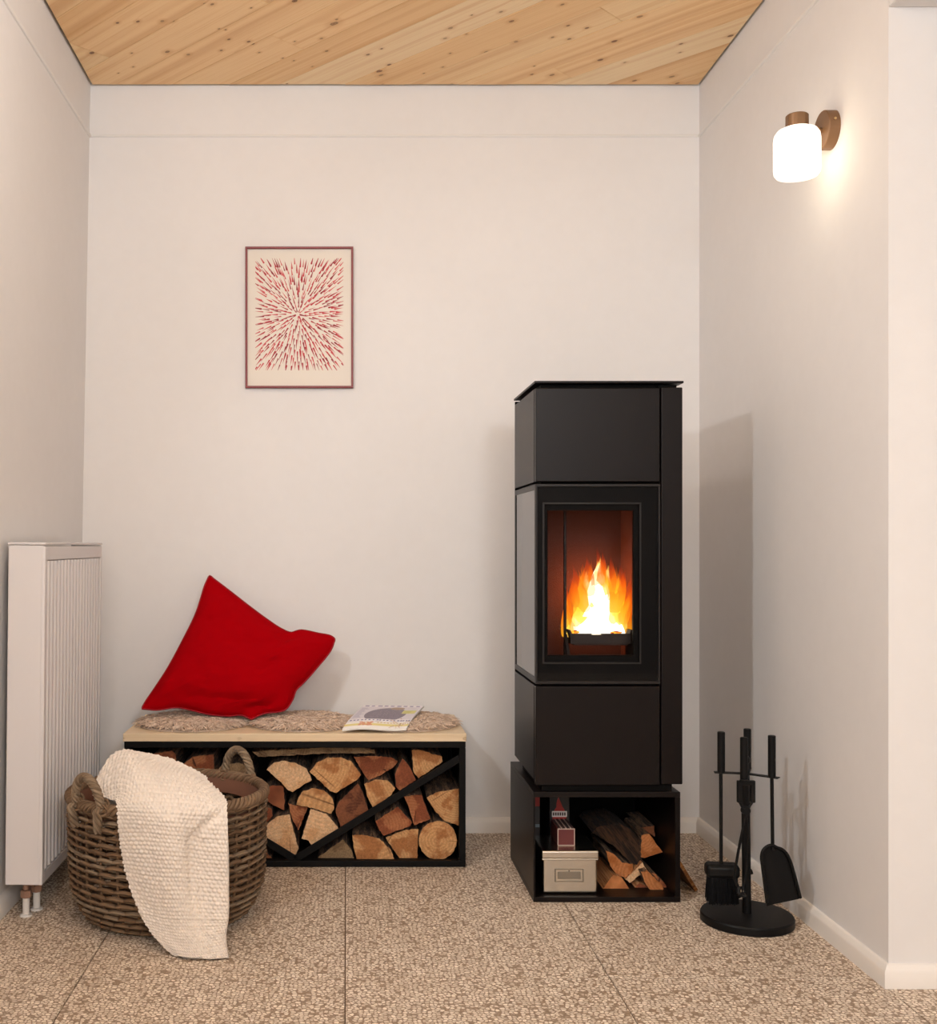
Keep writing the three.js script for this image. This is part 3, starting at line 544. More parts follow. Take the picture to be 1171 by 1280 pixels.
// ------------------------------------------------------------------ red cushion leaning on the wall
function sampleEdge(pts, n) { const c = new THREE.CatmullRomCurve3(pts.map(([x, y]) => V(x, y, 0)), false, 'centripetal'); return Array.from({ length: n + 1 }, (_, i) => c.getPointAt(i / n)); }
{
  const N = 64;
  const top = sampleEdge([[262, 719.5], [285, 737], [312, 758], [335, 775], [352, 786], [364, 790.5], [375, 787.5], [398, 791.5], [414, 795], [418.5, 799]], N);     // top corner -> right corner
  const right = sampleEdge([[418.5, 799], [414, 812], [396, 835], [379, 854], [370, 863], [366, 874], [358, 886], [352, 889], [330, 892], [314, 899]], N);  // right -> bottom
  const left = sampleEdge([[262, 719.5], [257, 729], [245, 766], [228, 801], [209, 836], [192, 862], [180, 880], [177.5, 886]], N);                      // top -> left corner
  const bot = sampleEdge([[177.5, 886], [196, 887.5], [221, 884.5], [240, 888], [262, 893], [285, 895], [302, 894], [314, 899]], N);                       // left -> bottom
  const depth = (x, y) => 3.735 - 0.225 * clamp((y - 719) / 175, 0, 1.05) + 0.02 * (x - 262) / 160;
  const nz = (u, v) => fbm(u * 5, v * 5, 99, 99, 401, 3) - 0.5;
  const surf = (sgn) => {
    const pos = [], uv = [], idx = [];
    for (let j = 0; j <= N; j++) for (let i = 0; i <= N; i++) {
      const s = i / N, t = j / N;                       // s along top edge, t along left edge
      const c00 = top[0], c10 = top[N], c01 = left[N], c11 = bot[N];
      const x = (1 - t) * top[i].x + t * bot[i].x + (1 - s) * left[j].x + s * right[j].x - ((1 - s) * (1 - t) * c00.x + s * (1 - t) * c10.x + (1 - s) * t * c01.x + s * t * c11.x);
      const y = (1 - t) * top[i].y + t * bot[i].y + (1 - s) * left[j].y + s * right[j].y - ((1 - s) * (1 - t) * c00.y + s * (1 - t) * c10.y + (1 - s) * t * c01.y + s * t * c11.y);
      const e = Math.min(s, 1 - s, t, 1 - t), puff = Math.pow(clamp(4 * s * (1 - s)), 0.6) * Math.pow(clamp(4 * t * (1 - t)), 0.6);
      // creases pull in from the dented right corner and the sat-on bottom edge
      const f1 = Math.exp(-Math.pow((s - 0.72 - 0.25 * t) / 0.045, 2)) * Math.exp(-Math.pow(t / 0.22, 2)), f2 = Math.exp(-Math.pow((t - 0.80 - 0.1 * Math.sin(s * 5)) / 0.05, 2)) * sstep(0.15, 0.4, s) * sstep(1, 0.6, s), f3 = Math.exp(-Math.pow((s - 0.9) / 0.05, 2)) * Math.exp(-Math.pow((t - 0.75) / 0.15, 2));
      const th = 0.075 * puff + (0.024 * nz(s, t) + 0.016 * (fbm(s * 3 + t * 9, t * 3 - s * 6 + 20, 99, 99, 411, 3) - 0.5) - 0.011 * f1 - 0.010 * f2 - 0.008 * f3) * sstep(0, 0.1, e);
      const w = at(x, y, depth(x, y)), nrm = V(0, 0.5, 0.85).normalize();
      w.addScaledVector(nrm, sgn * th * (sgn > 0 ? 1 : 0.55));
      if (sgn < 0) w.z = Math.max(w.z, ZB + 0.006);
      if (w.y < BT + 0.02) w.y = BT + 0.02;
      pos.push(w.x, w.y, w.z); uv.push(s * 0.45, t * 0.45);
      if (i < N && j < N) { const a = j * (N + 1) + i, b = a + 1, c = a + N + 1, d = c + 1; if (sgn > 0) idx.push(a, c, b, b, c, d); else idx.push(a, b, c, b, d, c); }
    }
    const g = new THREE.BufferGeometry(); g.setAttribute('position', new THREE.Float32BufferAttribute(pos, 3)); g.setAttribute('uv', new THREE.Float32BufferAttribute(uv, 2)); g.setIndex(idx); g.computeVertexNormals(); return g;
  };
  const base = at(300, 893, 3.52), t = thing('cushion', 'square red cotton cushion standing on its corner against the wall', 'cushion', [base.x, BT + 0.03, base.z]);
  part('cover', merge([surf(1), surf(-1)]), M.red, t);
  const ring = [...top, ...right.slice(1), ...bot.slice(0, -1).reverse(), ...left.slice(1, -1).reverse()].map((p) => { const w = at(p.x, p.y, depth(p.x, p.y)); w.y = Math.max(w.y, BT + 0.02); return w; });
  part('piping', tube(ring.filter((_, i) => i % 2 === 0), 0.0028, 260, 6, true), M.redPiping, t);
}

// ------------------------------------------------------------------ magazine
{
  const c = document.createElement('canvas'); c.width = 512; c.height = 680; const g = c.getContext('2d'), r = mulberry(91);
  g.fillStyle = '#e9e2e4'; g.fillRect(0, 0, 512, 680);
  g.fillStyle = '#8d82a8'; for (let i = 0; i < 9; i++) g.fillRect(22 + i * 54, 18, 26 + 12 * r(), 36);              // masthead, too small to read
  g.fillStyle = '#d8d0d6'; g.fillRect(0, 70, 512, 400);
  g.fillStyle = '#7d7280'; g.beginPath(); g.ellipse(262, 330, 165, 215, 0.1, 0, 6.3); g.fill();
  g.fillStyle = '#9b8f9c'; for (let i = 0; i < 260; i++) g.fillRect(150 + 230 * r(), 150 + 330 * r(), 4, 10);
  g.fillStyle = '#a58a76'; g.beginPath(); g.ellipse(318, 130, 60, 46, 0, 0, 6.3); g.fill();
  g.fillStyle = '#d9d27a'; g.fillRect(385, 190, 108, 110); g.fillStyle = '#a9a45a'; for (let i = 0; i < 4; i++) g.fillRect(395, 205 + i * 22, 80 * (0.6 + 0.4 * r()), 8);
  g.fillStyle = '#e9e2e4'; g.fillRect(0, 480, 512, 60); g.fillStyle = '#6f6790'; for (let x = 14; x < 490; x += 20 + 16 * r()) g.fillRect(x, 494, 12 + 6 * r(), 24);
  g.fillStyle = '#8f88a6'; for (let i = 0; i < 14; i++) g.fillRect(14, 110 + i * 24, 70 * (0.5 + 0.5 * r()), 8);
  g.fillStyle = '#f2ece6'; g.fillRect(0, 545, 512, 135); g.fillStyle = '#e3d489'; g.fillRect(0, 590, 512, 44);
  g.fillStyle = '#d9956e'; for (let i = 0; i < 26; i++) { g.beginPath(); g.arc(120 + 90 * r(), 560 + 80 * r(), 8 + 8 * r(), 0, 6.3); g.fill(); }
  g.fillStyle = '#c9a23a'; for (let x = 250; x < 480; x += 26) g.fillRect(x, 560, 18, 14);
  const tx = new THREE.CanvasTexture(c); tx.colorSpace = THREE.SRGBColorSpace; tx.anisotropy = 8;
  const fl = at(427.5, 915, 3.392), fr = at(508, 912.5, 3.392), bl = at(455, 888, 3.62), br = at(530, 889, 3.62);
  const sheet = (dy, n = 24) => { const pos = [], uv = [], idx = []; for (let j = 0; j <= n; j++) for (let i = 0; i <= n; i++) { const s = i / n, t = j / n, a = fl.clone().lerp(fr, s), b = bl.clone().lerp(br, s), p = a.lerp(b, t); p.y += dy + 0.011 * Math.sqrt(t) + 0.005 * Math.sin(Math.PI * Math.pow(t, 0.8)) + 0.004 * Math.sin(s * 5.5) * (1 - t); pos.push(p.x, p.y, p.z); uv.push(s, t); if (i < n && j < n) { const k = j * (n + 1) + i; idx.push(k, k + 1, k + n + 2, k, k + n + 2, k + n + 1); } } return { pos, uv, idx }; };
  const slab = (y0, y1) => { const a = sheet(y1), b = sheet(y0), n = 24, off = a.pos.length / 3, idx = [...a.idx]; for (let i = 0; i < b.idx.length; i += 3) idx.push(b.idx[i] + off, b.idx[i + 2] + off, b.idx[i + 1] + off);
    const rim = []; for (let i = 0; i < n; i++) rim.push([i, i + 1], [n * (n + 1) + i + 1, n * (n + 1) + i], [(i + 1) * (n + 1), i * (n + 1)], [i * (n + 1) + n, (i + 1) * (n + 1) + n]); for (const [p, q] of rim) idx.push(p, p + off, q, q, p + off, q + off);
    const gg = new THREE.BufferGeometry(); gg.setAttribute('position', new THREE.Float32BufferAttribute([...a.pos, ...b.pos], 3)); gg.setAttribute('uv', new THREE.Float32BufferAttribute([...a.uv, ...b.uv], 2)); gg.setIndex(idx); return toCreasedNormals(gg, 0.6); };
  const t = thing('magazine', 'magazine with a violet and yellow cover lying over the edge of a fluffy pad', 'magazine', [(fl.x + br.x) / 2, BT + 0.02, (fl.z + br.z) / 2]);
  part('pages', slab(0.002, 0.0062), M.paper, t);
  part('cover', slab(0.0064, 0.0068), std({ map: tx, roughness: 0.4 }), t);
}

// ------------------------------------------------------------------ wicker basket and throw
const BC = V(-0.482, 0, -2.96), BRX = 0.258, BRZ = 0.236, BH = 0.335;
function basketR(y) { const f = clamp(y / BH); return 0.70 + 0.27 * Math.pow(1 - Math.pow(1 - clamp(f / 0.42), 2), 0.6) + 0.03 * f; }
const ringPoint = (a, y, k = 0) => { const q = basketR(y); return V(BC.x + (BRX * q + k) * Math.cos(a), y, BC.z + (BRZ * q + k) * Math.sin(a)); };
function rope(path, n, strands, R, r, twists, seg, closed) { // strands twisted round a path
  const up = V(0, 1, 0), out = [];
  for (let s = 0; s < strands; s++) {
    const pts = [];
    for (let i = 0; i < n; i++) {
      const f = closed ? i / n : i / (n - 1), p = path(f), q = path(closed ? (f + 0.002) % 1 : Math.min(1, f + 0.002)), p0 = path(closed ? (f + 0.998) % 1 : Math.max(0, f - 0.002)), d = q.sub(p0).normalize();
      const b = V().crossVectors(d, Math.abs(d.y) > 0.95 ? V(1, 0, 0) : up).normalize(), c = V().crossVectors(b, d), a = f * twists * 6.2832 + s / strands * 6.2832;
      pts.push(p.clone().addScaledVector(b, R * Math.cos(a)).addScaledVector(c, R * Math.sin(a)));
    }
    out.push(tube(pts, r, seg, 7, closed));
  }
  return out;
}
{
  const t = thing('wicker_basket', 'round brown wicker basket with two twisted handles in front of the bench', 'basket', [BC.x, 0, BC.z]);
  const NS = 30, weave = [[], [], []], r = mulberry(63);
  for (let k = 0; k < 17; k++) {
    const y0 = 0.012 + k * 0.0188;
    for (const s of [0, 1]) {
      const pts = [], m = NS * 4, ph = r() * 0.4;
      for (let i = 0; i < m; i++) {
        const a = i / m * 6.2832, f = a * NS / 2 + s * Math.PI + k * Math.PI / 2 * 1.0 + ph, y = y0 + 0.0062 * Math.sin(f + Math.PI / 2) + 0.0012 * Math.sin(a * 3 + k);
        pts.push(ringPoint(a, Math.max(0.006, y), 0.0085 * Math.cos(f) + 0.0012 * (r() - 0.5)));
      }
      weave[Math.floor(r() * 3)].push(tube(pts, 0.0043 + 0.0012 * r(), NS * 7, 6, true));
    }
  }
  weave.forEach((w, i) => part('woven_wall', merge(w), M.wicker[i], t));
  const stakes = []; for (let i = 0; i < NS; i++) { const a = (i + 0.25) / NS * 6.2832; stakes.push(tube([0.01, 0.05, 0.12, 0.2, 0.27, 0.33].map((y) => ringPoint(a, y)), 0.0042, 16, 6)); }
  part('stakes', merge(stakes), M.wicker[2], t);
  part('rim', merge(rope((f) => ringPoint(f * 6.2832, BH - 0.004, 0.001), 240, 4, 0.0095, 0.0062, 26, 520, true)), M.wicker[1], t);
  part('base', uvBox(new THREE.CylinderGeometry(0.19, 0.182, 0.012, 40).scale(1, 1, BRZ / BRX).translate(BC.x, 0.010, BC.z)), M.wicker[2], t);
  // leather lining band inside the rim
  { const pos = [], idx = [], n = 80; for (let i = 0; i <= n; i++) { const a = i / n * 6.2832; for (const [y, k] of [[BH + 0.004, -0.010], [BH - 0.05, -0.017]]) { const p = ringPoint(a, y, k); pos.push(p.x, p.y + 0.002 * Math.sin(a * 5), p.z); } if (i < n) idx.push(i * 2, i * 2 + 1, i * 2 + 2, i * 2 + 1, i * 2 + 3, i * 2 + 2); }
    const g = new THREE.BufferGeometry(); g.setAttribute('position', new THREE.Float32BufferAttribute(pos, 3)); g.setAttribute('uv', new THREE.Float32BufferAttribute(new Float32Array(pos.length / 3 * 2), 2)); g.setIndex(idx); g.computeVertexNormals();
    const m = part('lining', uvBox(g), M.leather.clone(), t); m.material.side = THREE.DoubleSide; m.userData.label = 'brown leather lining band'; }
  for (const [a0, lean] of [[2.29, 0.012], [-0.86, 0.0]]) {
    const half = 0.2, A = ringPoint(a0 - half, BH, 0.004), B = ringPoint(a0 + half, BH, 0.004), C = A.clone().lerp(B, 0.5), o = ringPoint(a0, BH, 0.004).sub(C), out = V(Math.cos(a0), 0, Math.sin(a0));
    const arch = (f) => { const th = (f * 1.36 - 0.18) * Math.PI, w = Math.cos(th), h = Math.sin(th); const p = C.clone().addScaledVector(A.clone().sub(B), 0.5 * w * (h > 0 ? 1 : 1.02)); p.y += h > 0 ? 0.074 * h : 0.11 * h; p.addScaledVector(o, clamp(1 - h * 0.3)).addScaledVector(out, lean * h + (h < 0 ? 0.014 : 0)); return p; };
    part('handle', merge(rope(arch, 60, 4, 0.0072, 0.0052, 6, 150, false)), M.wicker[0], t);
    for (const e of [A, B]) part('lashing', merge([0, 1, 2].map((k) => tube(Array.from({ length: 14 }, (_, i) => { const q = i / 13 * 6.2832; return e.clone().add(V(0.016 * Math.cos(q), -0.006 + 0.017 * Math.sin(q) + k * 0.004, 0.018 * Math.sin(q + 0.8 + k))); }), 0.0036, 40, 6, true))), M.wicker[1], t);
  }
}
{
  // cream waffle-knit throw: heaped in the basket, over the rim and down to the floor
  const rows = [
    [[122, 1006, 2.96], [160, 980, 3.08], [198, 975, 3.12], [232, 985, 3.10], [258, 1000, 3.0]],
    [[116, 990, 2.92], [142, 947, 2.99], [186, 944, 3.03], [224, 957, 3.00], [256, 972, 2.96]],
    [[118, 992, 2.86], [156, 942, 2.92], [193, 952, 2.94], [228, 960, 2.93], [266, 983, 2.90]],
    [[139, 1001, 2.785], [166, 968, 2.80], [203, 970, 2.80], [242, 978, 2.80], [281, 1000, 2.79]],
    [[147, 1008, 2.725], [176, 1008, 2.69], [211, 1010, 2.675], [250, 1012, 2.695], [284, 1016, 2.72]],
    [[150, 1050, 2.725], [183, 1050, 2.68], [216, 1053, 2.66], [248, 1057, 2.70], [285, 1060, 2.69]],
    [[157, 1090, 2.725], [190, 1095, 2.685], [222, 1097, 2.665], [248, 1099, 2.70], [285, 1102, 2.685]],
    [[172, 1134, 2.715], [200, 1140, 2.685], [226, 1142, 2.66], [251, 1143, 2.685], [285, 1144, 2.67]],
    [[191, 1168, 2.69], [213, 1175, 2.665], [235, 1178, 2.65], [258, 1177, 2.66], [282, 1172, 2.652]],
    [[221, 1198, 2.648], [234, 1205, 2.632], [250, 1206, 2.628], [267, 1204, 2.628], [286, 1200.5, 2.632]],
  ].map((row) => row.map(([x, y, d]) => at(x, y, d)));
  const NU = 196, NV = 420;
  const cr = (p0, p1, p2, p3, t) => { const f = (a, b, c, d) => 0.5 * (2 * b + (c - a) * t + (2 * a - 5 * b + 4 * c - d) * t * t + (3 * b - a - 3 * c + d) * t * t * t); return V(f(p0.x, p1.x, p2.x, p3.x), f(p0.y, p1.y, p2.y, p3.y), f(p0.z, p1.z, p2.z, p3.z)); };
  const pick = (arr, t) => { const n = arr.length - 1, x = clamp(t, 0, 0.99999) * n, i = Math.floor(x), g = (k) => arr[clamp(k, 0, n)]; return cr(g(i - 1), g(i), g(i + 1), g(i + 2), x - i); };
  const base = (s, v) => pick(rows.map((r) => pick(r, s)), v);
  const P = [], uvs = [], idx = [];
  for (let j = 0; j <= NV; j++) { const v = j / NV, cols = rows.map((_, k) => k); for (let i = 0; i <= NU; i++) P.push(base(i / NU, v)); }
  const nr = P.map((p, k) => { const i = k % (NU + 1), j = Math.floor(k / (NU + 1)), a = P[k + (i < NU ? 1 : 0)].clone().sub(P[k - (i > 0 ? 1 : 0)]), b = P[Math.min(k + NU + 1, i + NV * (NU + 1))].clone().sub(P[j > 0 ? k - NU - 1 : k]); return b.cross(a).normalize(); });
  // arc lengths, for an even knit
  const su = new Float32Array(P.length), sv = new Float32Array(P.length);
  for (let k = 0; k < P.length; k++) { const i = k % (NU + 1), j = Math.floor(k / (NU + 1)); su[k] = i ? su[k - 1] + P[k].distanceTo(P[k - 1]) : 0; sv[k] = j ? sv[k - NU - 1] + P[k].distanceTo(P[k - NU - 1]) : 0; }
  for (let j = 0; j <= NV; j++) { const m = su[j * (NU + 1) + NU / 2]; for (let i = 0; i <= NU; i++) su[j * (NU + 1) + i] -= m; }
  const front = [], back = [];
  for (let k = 0; k < P.length; k++) {
    const i = k % (NU + 1), s = i / NU, v = Math.floor(k / (NU + 1)) / NV, n = nr[k];
    const cu = i / 7, cv = Math.floor(k / (NU + 1)) / 5.6, row = Math.floor(cv), fu = cu + (row & 1) * 0.5, cell = Math.floor(fu);
    const hgt = 0.5 + 0.7 * hash(cell + 500, row + 500, 7), bump = Math.pow(Math.abs(Math.sin(Math.PI * fu)), 0.55) * Math.pow(Math.abs(Math.sin(Math.PI * cv)), 0.6) * hgt;
    const big = 0.010 * (fbm(s * 4 + 3, v * 6, 99, 99, 621, 3) - 0.5) - 0.012 * Math.exp(-Math.pow((s - (0.98 - 1.1 * sstep(0.40, 0.56, v) * 0.28)) / 0.045, 2)) * sstep(0.4, 0.46, v) * sstep(0.85, 0.6, v);
    front.push(P[k].clone().addScaledVector(n, 0.0058 * bump + big)); back.push(P[k].clone().addScaledVector(n, -0.007 + big));
  }
  for (const p of back) if (p.y < 0.002) p.y = 0.002;
  for (const p of front) if (p.y < 0.004) p.y = 0.004;
  const all = [...front, ...back], off = front.length, row = NU + 1;
  for (let j = 0; j < NV; j++) for (let i = 0; i < NU; i++) { const k = j * row + i; idx.push(k, k + row, k + 1, k + 1, k + row, k + row + 1); const q = k + off; idx.push(q, q + 1, q + row, q + 1, q + row + 1, q + row); }
  const wall = (a, b) => idx.push(a, b, a + off, b, b + off, a + off);
  for (let i = 0; i < NU; i++) { wall(i, i + 1); wall(NV * row + i + 1, NV * row + i); }
  for (let j = 0; j < NV; j++) { wall((j + 1) * row, j * row); wall(j * row + NU, (j + 1) * row + NU); }
  const g = new THREE.BufferGeometry().setFromPoints(all); g.setIndex(idx); const uv = new Float32Array(all.length * 2); for (let k = 0; k < all.length; k++) { uv[2 * k] = su[k % off]; uv[2 * k + 1] = sv[k % off]; } g.setAttribute('uv', new THREE.BufferAttribute(uv, 2)); g.computeVertexNormals();
  const t = thing('throw_blanket', 'cream waffle-knit throw spilling out of the wicker basket to the floor', 'blanket', [-0.42, 0, -2.7]);
  M.throwCloth.side = THREE.DoubleSide;
  part('cloth', g, M.throwCloth, t);
  // second layer of the folded cloth, peeping out along the lower left edge
  const under = [], n2 = 50; const uIdx = [];
  for (let j = 0; j <= n2; j++) for (const q of [0, 1]) { const v = lerp(0.62, 0.97, j / n2), b = base(q ? 0.30 : 0, v); b.z -= 0.020; b.x += q ? 0 : 0.004 - 0.012 * Math.sin(j / n2 * 3.14); b.y = Math.max(0.003, b.y - 0.004); under.push(b); if (j < n2) { const k = under.length - 1; if (q) uIdx.push(k - 1, k + 1, k, k, k + 1, k + 2); } }
  const ug = new THREE.BufferGeometry().setFromPoints(under); ug.setIndex(uIdx); ug.setAttribute('uv', new THREE.BufferAttribute(new Float32Array(under.length * 2), 2)); ug.computeVertexNormals();
  part('under_layer', uvBox(ug), M.throwCloth, t);
  const heap = new THREE.IcosahedronGeometry(1, 14); { const p = heap.attributes.position; for (let i = 0; i < p.count; i++) { const x = p.getX(i), y = p.getY(i), z = p.getZ(i), k = 1 + 0.16 * (fbm(x * 2 + 9, y * 2 + z * 2 + 9, 99, 99, 631, 3) - 0.5) + 0.03 * (Math.sin(x * 38) * Math.sin((y + z) * 38)); p.setXYZ(i, x * k * 0.13, y * k * 0.07, z * k * 0.12); } heap.computeVertexNormals(); }
  part('heaped_fold', uvBox(heap.translate(-0.53, 0.315, -2.95)), M.throwCloth, t);
}

// ------------------------------------------------------------------ stove on its pedestal
const SX0 = 0.527, SX1 = 0.938, SZ = -3.054, SB = -3.43;
{
  const t = thing('pellet_stove', 'tall black pellet stove with a glass door and a burning fire', 'stove', [(SX0 + SX1) / 2, 0.308, (SZ + SB) / 2]);
  part('plinth', box(SX0 + 0.02, SX1 - 0.026, 0.308, 0.334, SB + 0.03, SZ - 0.012, 0.001), M.stoveDark, t);
  part('top_plate', box(SX0 - 0.003, SX1 + 0.002, 1.4485, 1.4548, SB, SZ + 0.004, 0.0015), M.stove, t);
  part('column', box(0.8785, SX1, 0.329, 1.4375, SB, SZ, 0.003), M.stove, t);
  part('column_core', box(0.874, SX1 - 0.012, 0.34, 1.446, SB + 0.02, SZ - 0.016, 0.001), M.stoveDark, t);
  part('upper_panel', box(SX0 + 0.001, 0.8745, 1.174, 1.4355, SZ - 0.022, SZ, 0.0025), M.stove, t);
  part('upper_side_panel', box(SX0, SX0 + 0.018, 1.174, 1.4355, SB, SZ - 0.0235, 0.002), M.stove, t);
  part('upper_core', box(SX0 + 0.019, 0.8735, 1.163, 1.4485, SB + 0.02, SZ - 0.023, 0.001), M.stoveDark, t);
  part('lower_panel', box(SX0 + 0.001, 0.8745, 0.3265, 0.6025, SZ - 0.022, SZ, 0.0025), M.stove, t);
  part('lower_side_panel', box(SX0, SX0 + 0.018, 0.337, 0.6025, SB, SZ - 0.0235, 0.002), M.stove, t);
  part('lower_core', box(SX0 + 0.019, 0.8735, 0.335, 0.610, SB + 0.02, SZ - 0.023, 0.001), M.stoveDark, t);
  part('back_panel', box(SX0 + 0.001, SX1, 0.337, 1.446, SB - 0.004, SB + 0.002, 0.001), M.stoveDark, t);
  // door: black glazing bars and printed glass border around the pane
  const d = part('door', merge([box(SX0 + 0.004, 0.8735, 1.1605, 1.1675, SZ - 0.020, SZ - 0.001, 0.001), box(SX0 + 0.004, 0.8735, 0.609, 0.6165, SZ - 0.020, SZ - 0.001, 0.001), box(0.8715, 0.8765, 0.609, 1.1675, SZ - 0.020, SZ - 0.002, 0.001), box(SX0 + 0.001, SX0 + 0.006, 0.609, 1.1675, SZ - 0.008, SZ - 0.001, 0.001)]), M.beadMetal, t);
  const ox0 = 0.5535, ox1 = 0.8195, oy0 = 0.6695, oy1 = 1.1115;
  part('glass_border', prism(rect(SX0 + 0.006, 0.8715, 0.6165, 1.1605), SZ - 0.008, SZ - 0.012, 0, [rect(ox0, ox1, oy0, oy1)]), M.bezel, d);
  part('window_bead', prism(rect(ox0 - 0.005, ox1 + 0.005, oy0 - 0.005, oy1 + 0.005), SZ - 0.0065, SZ - 0.0085, 0.0005, [rect(ox0, ox1, oy0, oy1)]), M.beadMetal, d);
  part('front_glass', new THREE.PlaneGeometry(0.8715 - SX0 - 0.006, 1.1605 - 0.6165).translate((0.8715 + SX0 + 0.006) / 2, (1.1605 + 0.6165) / 2, SZ - 0.004), M.glass, d);
  part('inner_frame', merge([prism(rect(ox0 - 0.02, ox1 + 0.04, oy0 - 0.03, oy1 + 0.03), SZ - 0.02, SZ - 0.034, 0.002, [rect(ox0 + 0.012, ox1 - 0.014, oy0 + 0.018, oy1 - 0.018)])]), M.stoveDark, d);
  // left flank: dark printed glass in thin bars
  const sd = part('side_window', merge([box(SX0 + 0.001, SX0 + 0.010, 1.152, 1.1675, SB, SZ - 0.010, 0.001), box(SX0 + 0.001, SX0 + 0.010, 0.609, 0.625, SB, SZ - 0.010, 0.001), box(SX0 + 0.001, SX0 + 0.010, 0.625, 1.152, SB, SB + 0.012, 0.001), box(SX0 + 0.001, SX0 + 0.010, 0.625, 1.152, SZ - 0.022, SZ - 0.010, 0.001)]), M.stove, t);
  const sg = new THREE.PlaneGeometry(SZ - 0.022 - SB - 0.012, 1.152 - 0.625).rotateY(-Math.PI / 2).translate(SX0 + 0.003, (1.152 + 0.625) / 2, (SZ - 0.022 + SB + 0.012) / 2);
  part('side_glass', sg, M.sideGlass, sd);
  // fire chamber
  const fz = -3.345, ch = part('fire_chamber', merge([box(0.545, 0.865, 0.63, 1.155, fz - 0.02, fz, 0), box(0.838, 0.865, 0.63, 1.155, fz, SZ - 0.036, 0), box(0.545, 0.865, 1.125, 1.155, fz, SZ - 0.036, 0), box(0.545, 0.865, 0.612, 0.652, fz, SZ - 0.036, 0), box(0.536, 0.546, 0.63, 1.155, fz, SZ - 0.036, 0)]), M.soot, t);
  part('corner_post', box(0.6345, 0.6425, 0.655, 1.12, -3.204, -3.194, 0.002), M.iron, t);
  part('ash_lip', tube([V(0.6385, 0.735, -3.19), V(0.638, 0.70, -3.16), V(0.636, 0.665, -3.11), V(0.638, 0.652, -3.098)], 0.005, 20, 8), M.iron, t);
  const pot = part('burn_pot', prism([[0.640, 0.752], [0.655, 0.708], [0.812, 0.708], [0.826, 0.752], [0.820, 0.752], [0.808, 0.715], [0.660, 0.715], [0.646, 0.752]], -3.155, -3.285, 0.001), M.iron, t);
  part('pot_front', box(0.646, 0.820, 0.712, 0.742, -3.157, -3.153, 0.001), M.iron, pot);
  // ember bed and flames
  const r = mulberry(404);
  const emberMap = dataTex(128, 128, (u, v) => { const n = fbm(u * 10, v * 10, 10, 10, 701, 4); return mix3([0.5, 0.06, 0.0], [1, 0.7, 0.2], sstep(0.35, 0.65, n)); }, true, [0.1, 0.1]);
  const emb = new THREE.IcosahedronGeometry(1, 10); { const p = emb.attributes.position; for (let i = 0; i < p.count; i++) { const k = 1 + 0.25 * (fbm(p.getX(i) * 6 + 20, p.getZ(i) * 6 + 20, 99, 99, 711, 3) - 0.5); p.setXYZ(i, p.getX(i) * 0.082, p.getY(i) * 0.012 * k, p.getZ(i) * 0.055); } emb.computeVertexNormals(); }
  part('ember_bed', uvBox(emb.translate(0.733, 0.742, -3.215)), std({ color: 0x1a0a05, roughness: 1, emissive: 0xffffff, emissiveMap: emberMap, emissiveIntensity: 2.2 }), pot);
  const flameMap = (stops) => dataTex(8, 256, (u, v) => { for (let i = 0; i + 1 < stops.length; i++) if (v <= stops[i + 1][0]) return mix3(stops[i][1], stops[i + 1][1], (v - stops[i][0]) / (stops[i + 1][0] - stops[i][0])); return stops[stops.length - 1][1]; }, true);
  const flameAlpha = (soft) => grey(64, 256, (u, v) => { const n = fbm(u * 6, v * 5, 6, 5, 721, 3); return clamp((1 - sstep(soft, 1, v + 0.35 * (n - 0.5))) ); });
  const fm = (stops, k, op, soft) => std({ color: 0x000000, roughness: 1, emissive: 0xffffff, emissiveMap: flameMap(stops), emissiveIntensity: k, transparent: true, opacity: op, alphaMap: flameAlpha(soft), depthWrite: false, side: THREE.DoubleSide });
  const F = {
    core: fm([[0, [1, 0.96, 0.85]], [0.7, [1, 0.96, 0.8]], [1, [1, 0.8, 0.3]]], 3.0, 1, 0.8),
    yellow: fm([[0, [1, 0.85, 0.4]], [0.45, [1, 0.75, 0.15]], [1, [1, 0.45, 0.03]]], 1.9, 0.8, 0.55),
    orange: fm([[0, [1, 0.7, 0.15]], [0.4, [1, 0.45, 0.04]], [1, [0.9, 0.16, 0.01]]], 1.3, 0.55, 0.35),
  };
  const tongue = (bx, by, tx, ty, w, d, mat, parent, bend = 0, cone = false) => {
    const A = at(bx, by, d), B = at(tx, ty, d + 0.01), len = A.distanceTo(B), K = 30, R = 14, pos = [], uv = [], idx = [], ph = r() * 6;
    for (let k = 0; k <= K; k++) {
      const f = k / K, rad = w / 2 * (cone ? Math.pow(1 - f, 1.05) : Math.pow(1 - f, 0.85) * (0.62 + 1.1 * Math.sqrt(f) * (1 - f))) * (1 + 0.1 * Math.sin(f * 9 + ph)), c = A.clone().lerp(B, f); c.x += bend * Math.sin(f * Math.PI) + 0.004 * Math.sin(f * 7 + ph) * f; c.z += 0.006 * Math.sin(f * 6 + ph * 2);
      for (let q = 0; q <= R; q++) { const a = q / R * 6.2832, m = 1 + (cone ? 0.09 : 0.16) * Math.sin(a * 3 + f * 5 + ph); pos.push(c.x + rad * m * Math.cos(a), c.y, c.z + rad * m * 0.8 * Math.sin(a)); uv.push(q / R, f); if (k < K && q < R) { const n = k * (R + 1) + q; idx.push(n, n + R + 1, n + 1, n + 1, n + R + 1, n + R + 2); } }
    }
    const g = new THREE.BufferGeometry(); g.setAttribute('position', new THREE.Float32BufferAttribute(pos, 3)); g.setAttribute('uv', new THREE.Float32BufferAttribute(uv, 2)); g.setIndex(idx); g.computeVertexNormals();
    const m = part('flame', g, mat, parent); m.castShadow = false; return m;
  };
  const S = 0.00234;
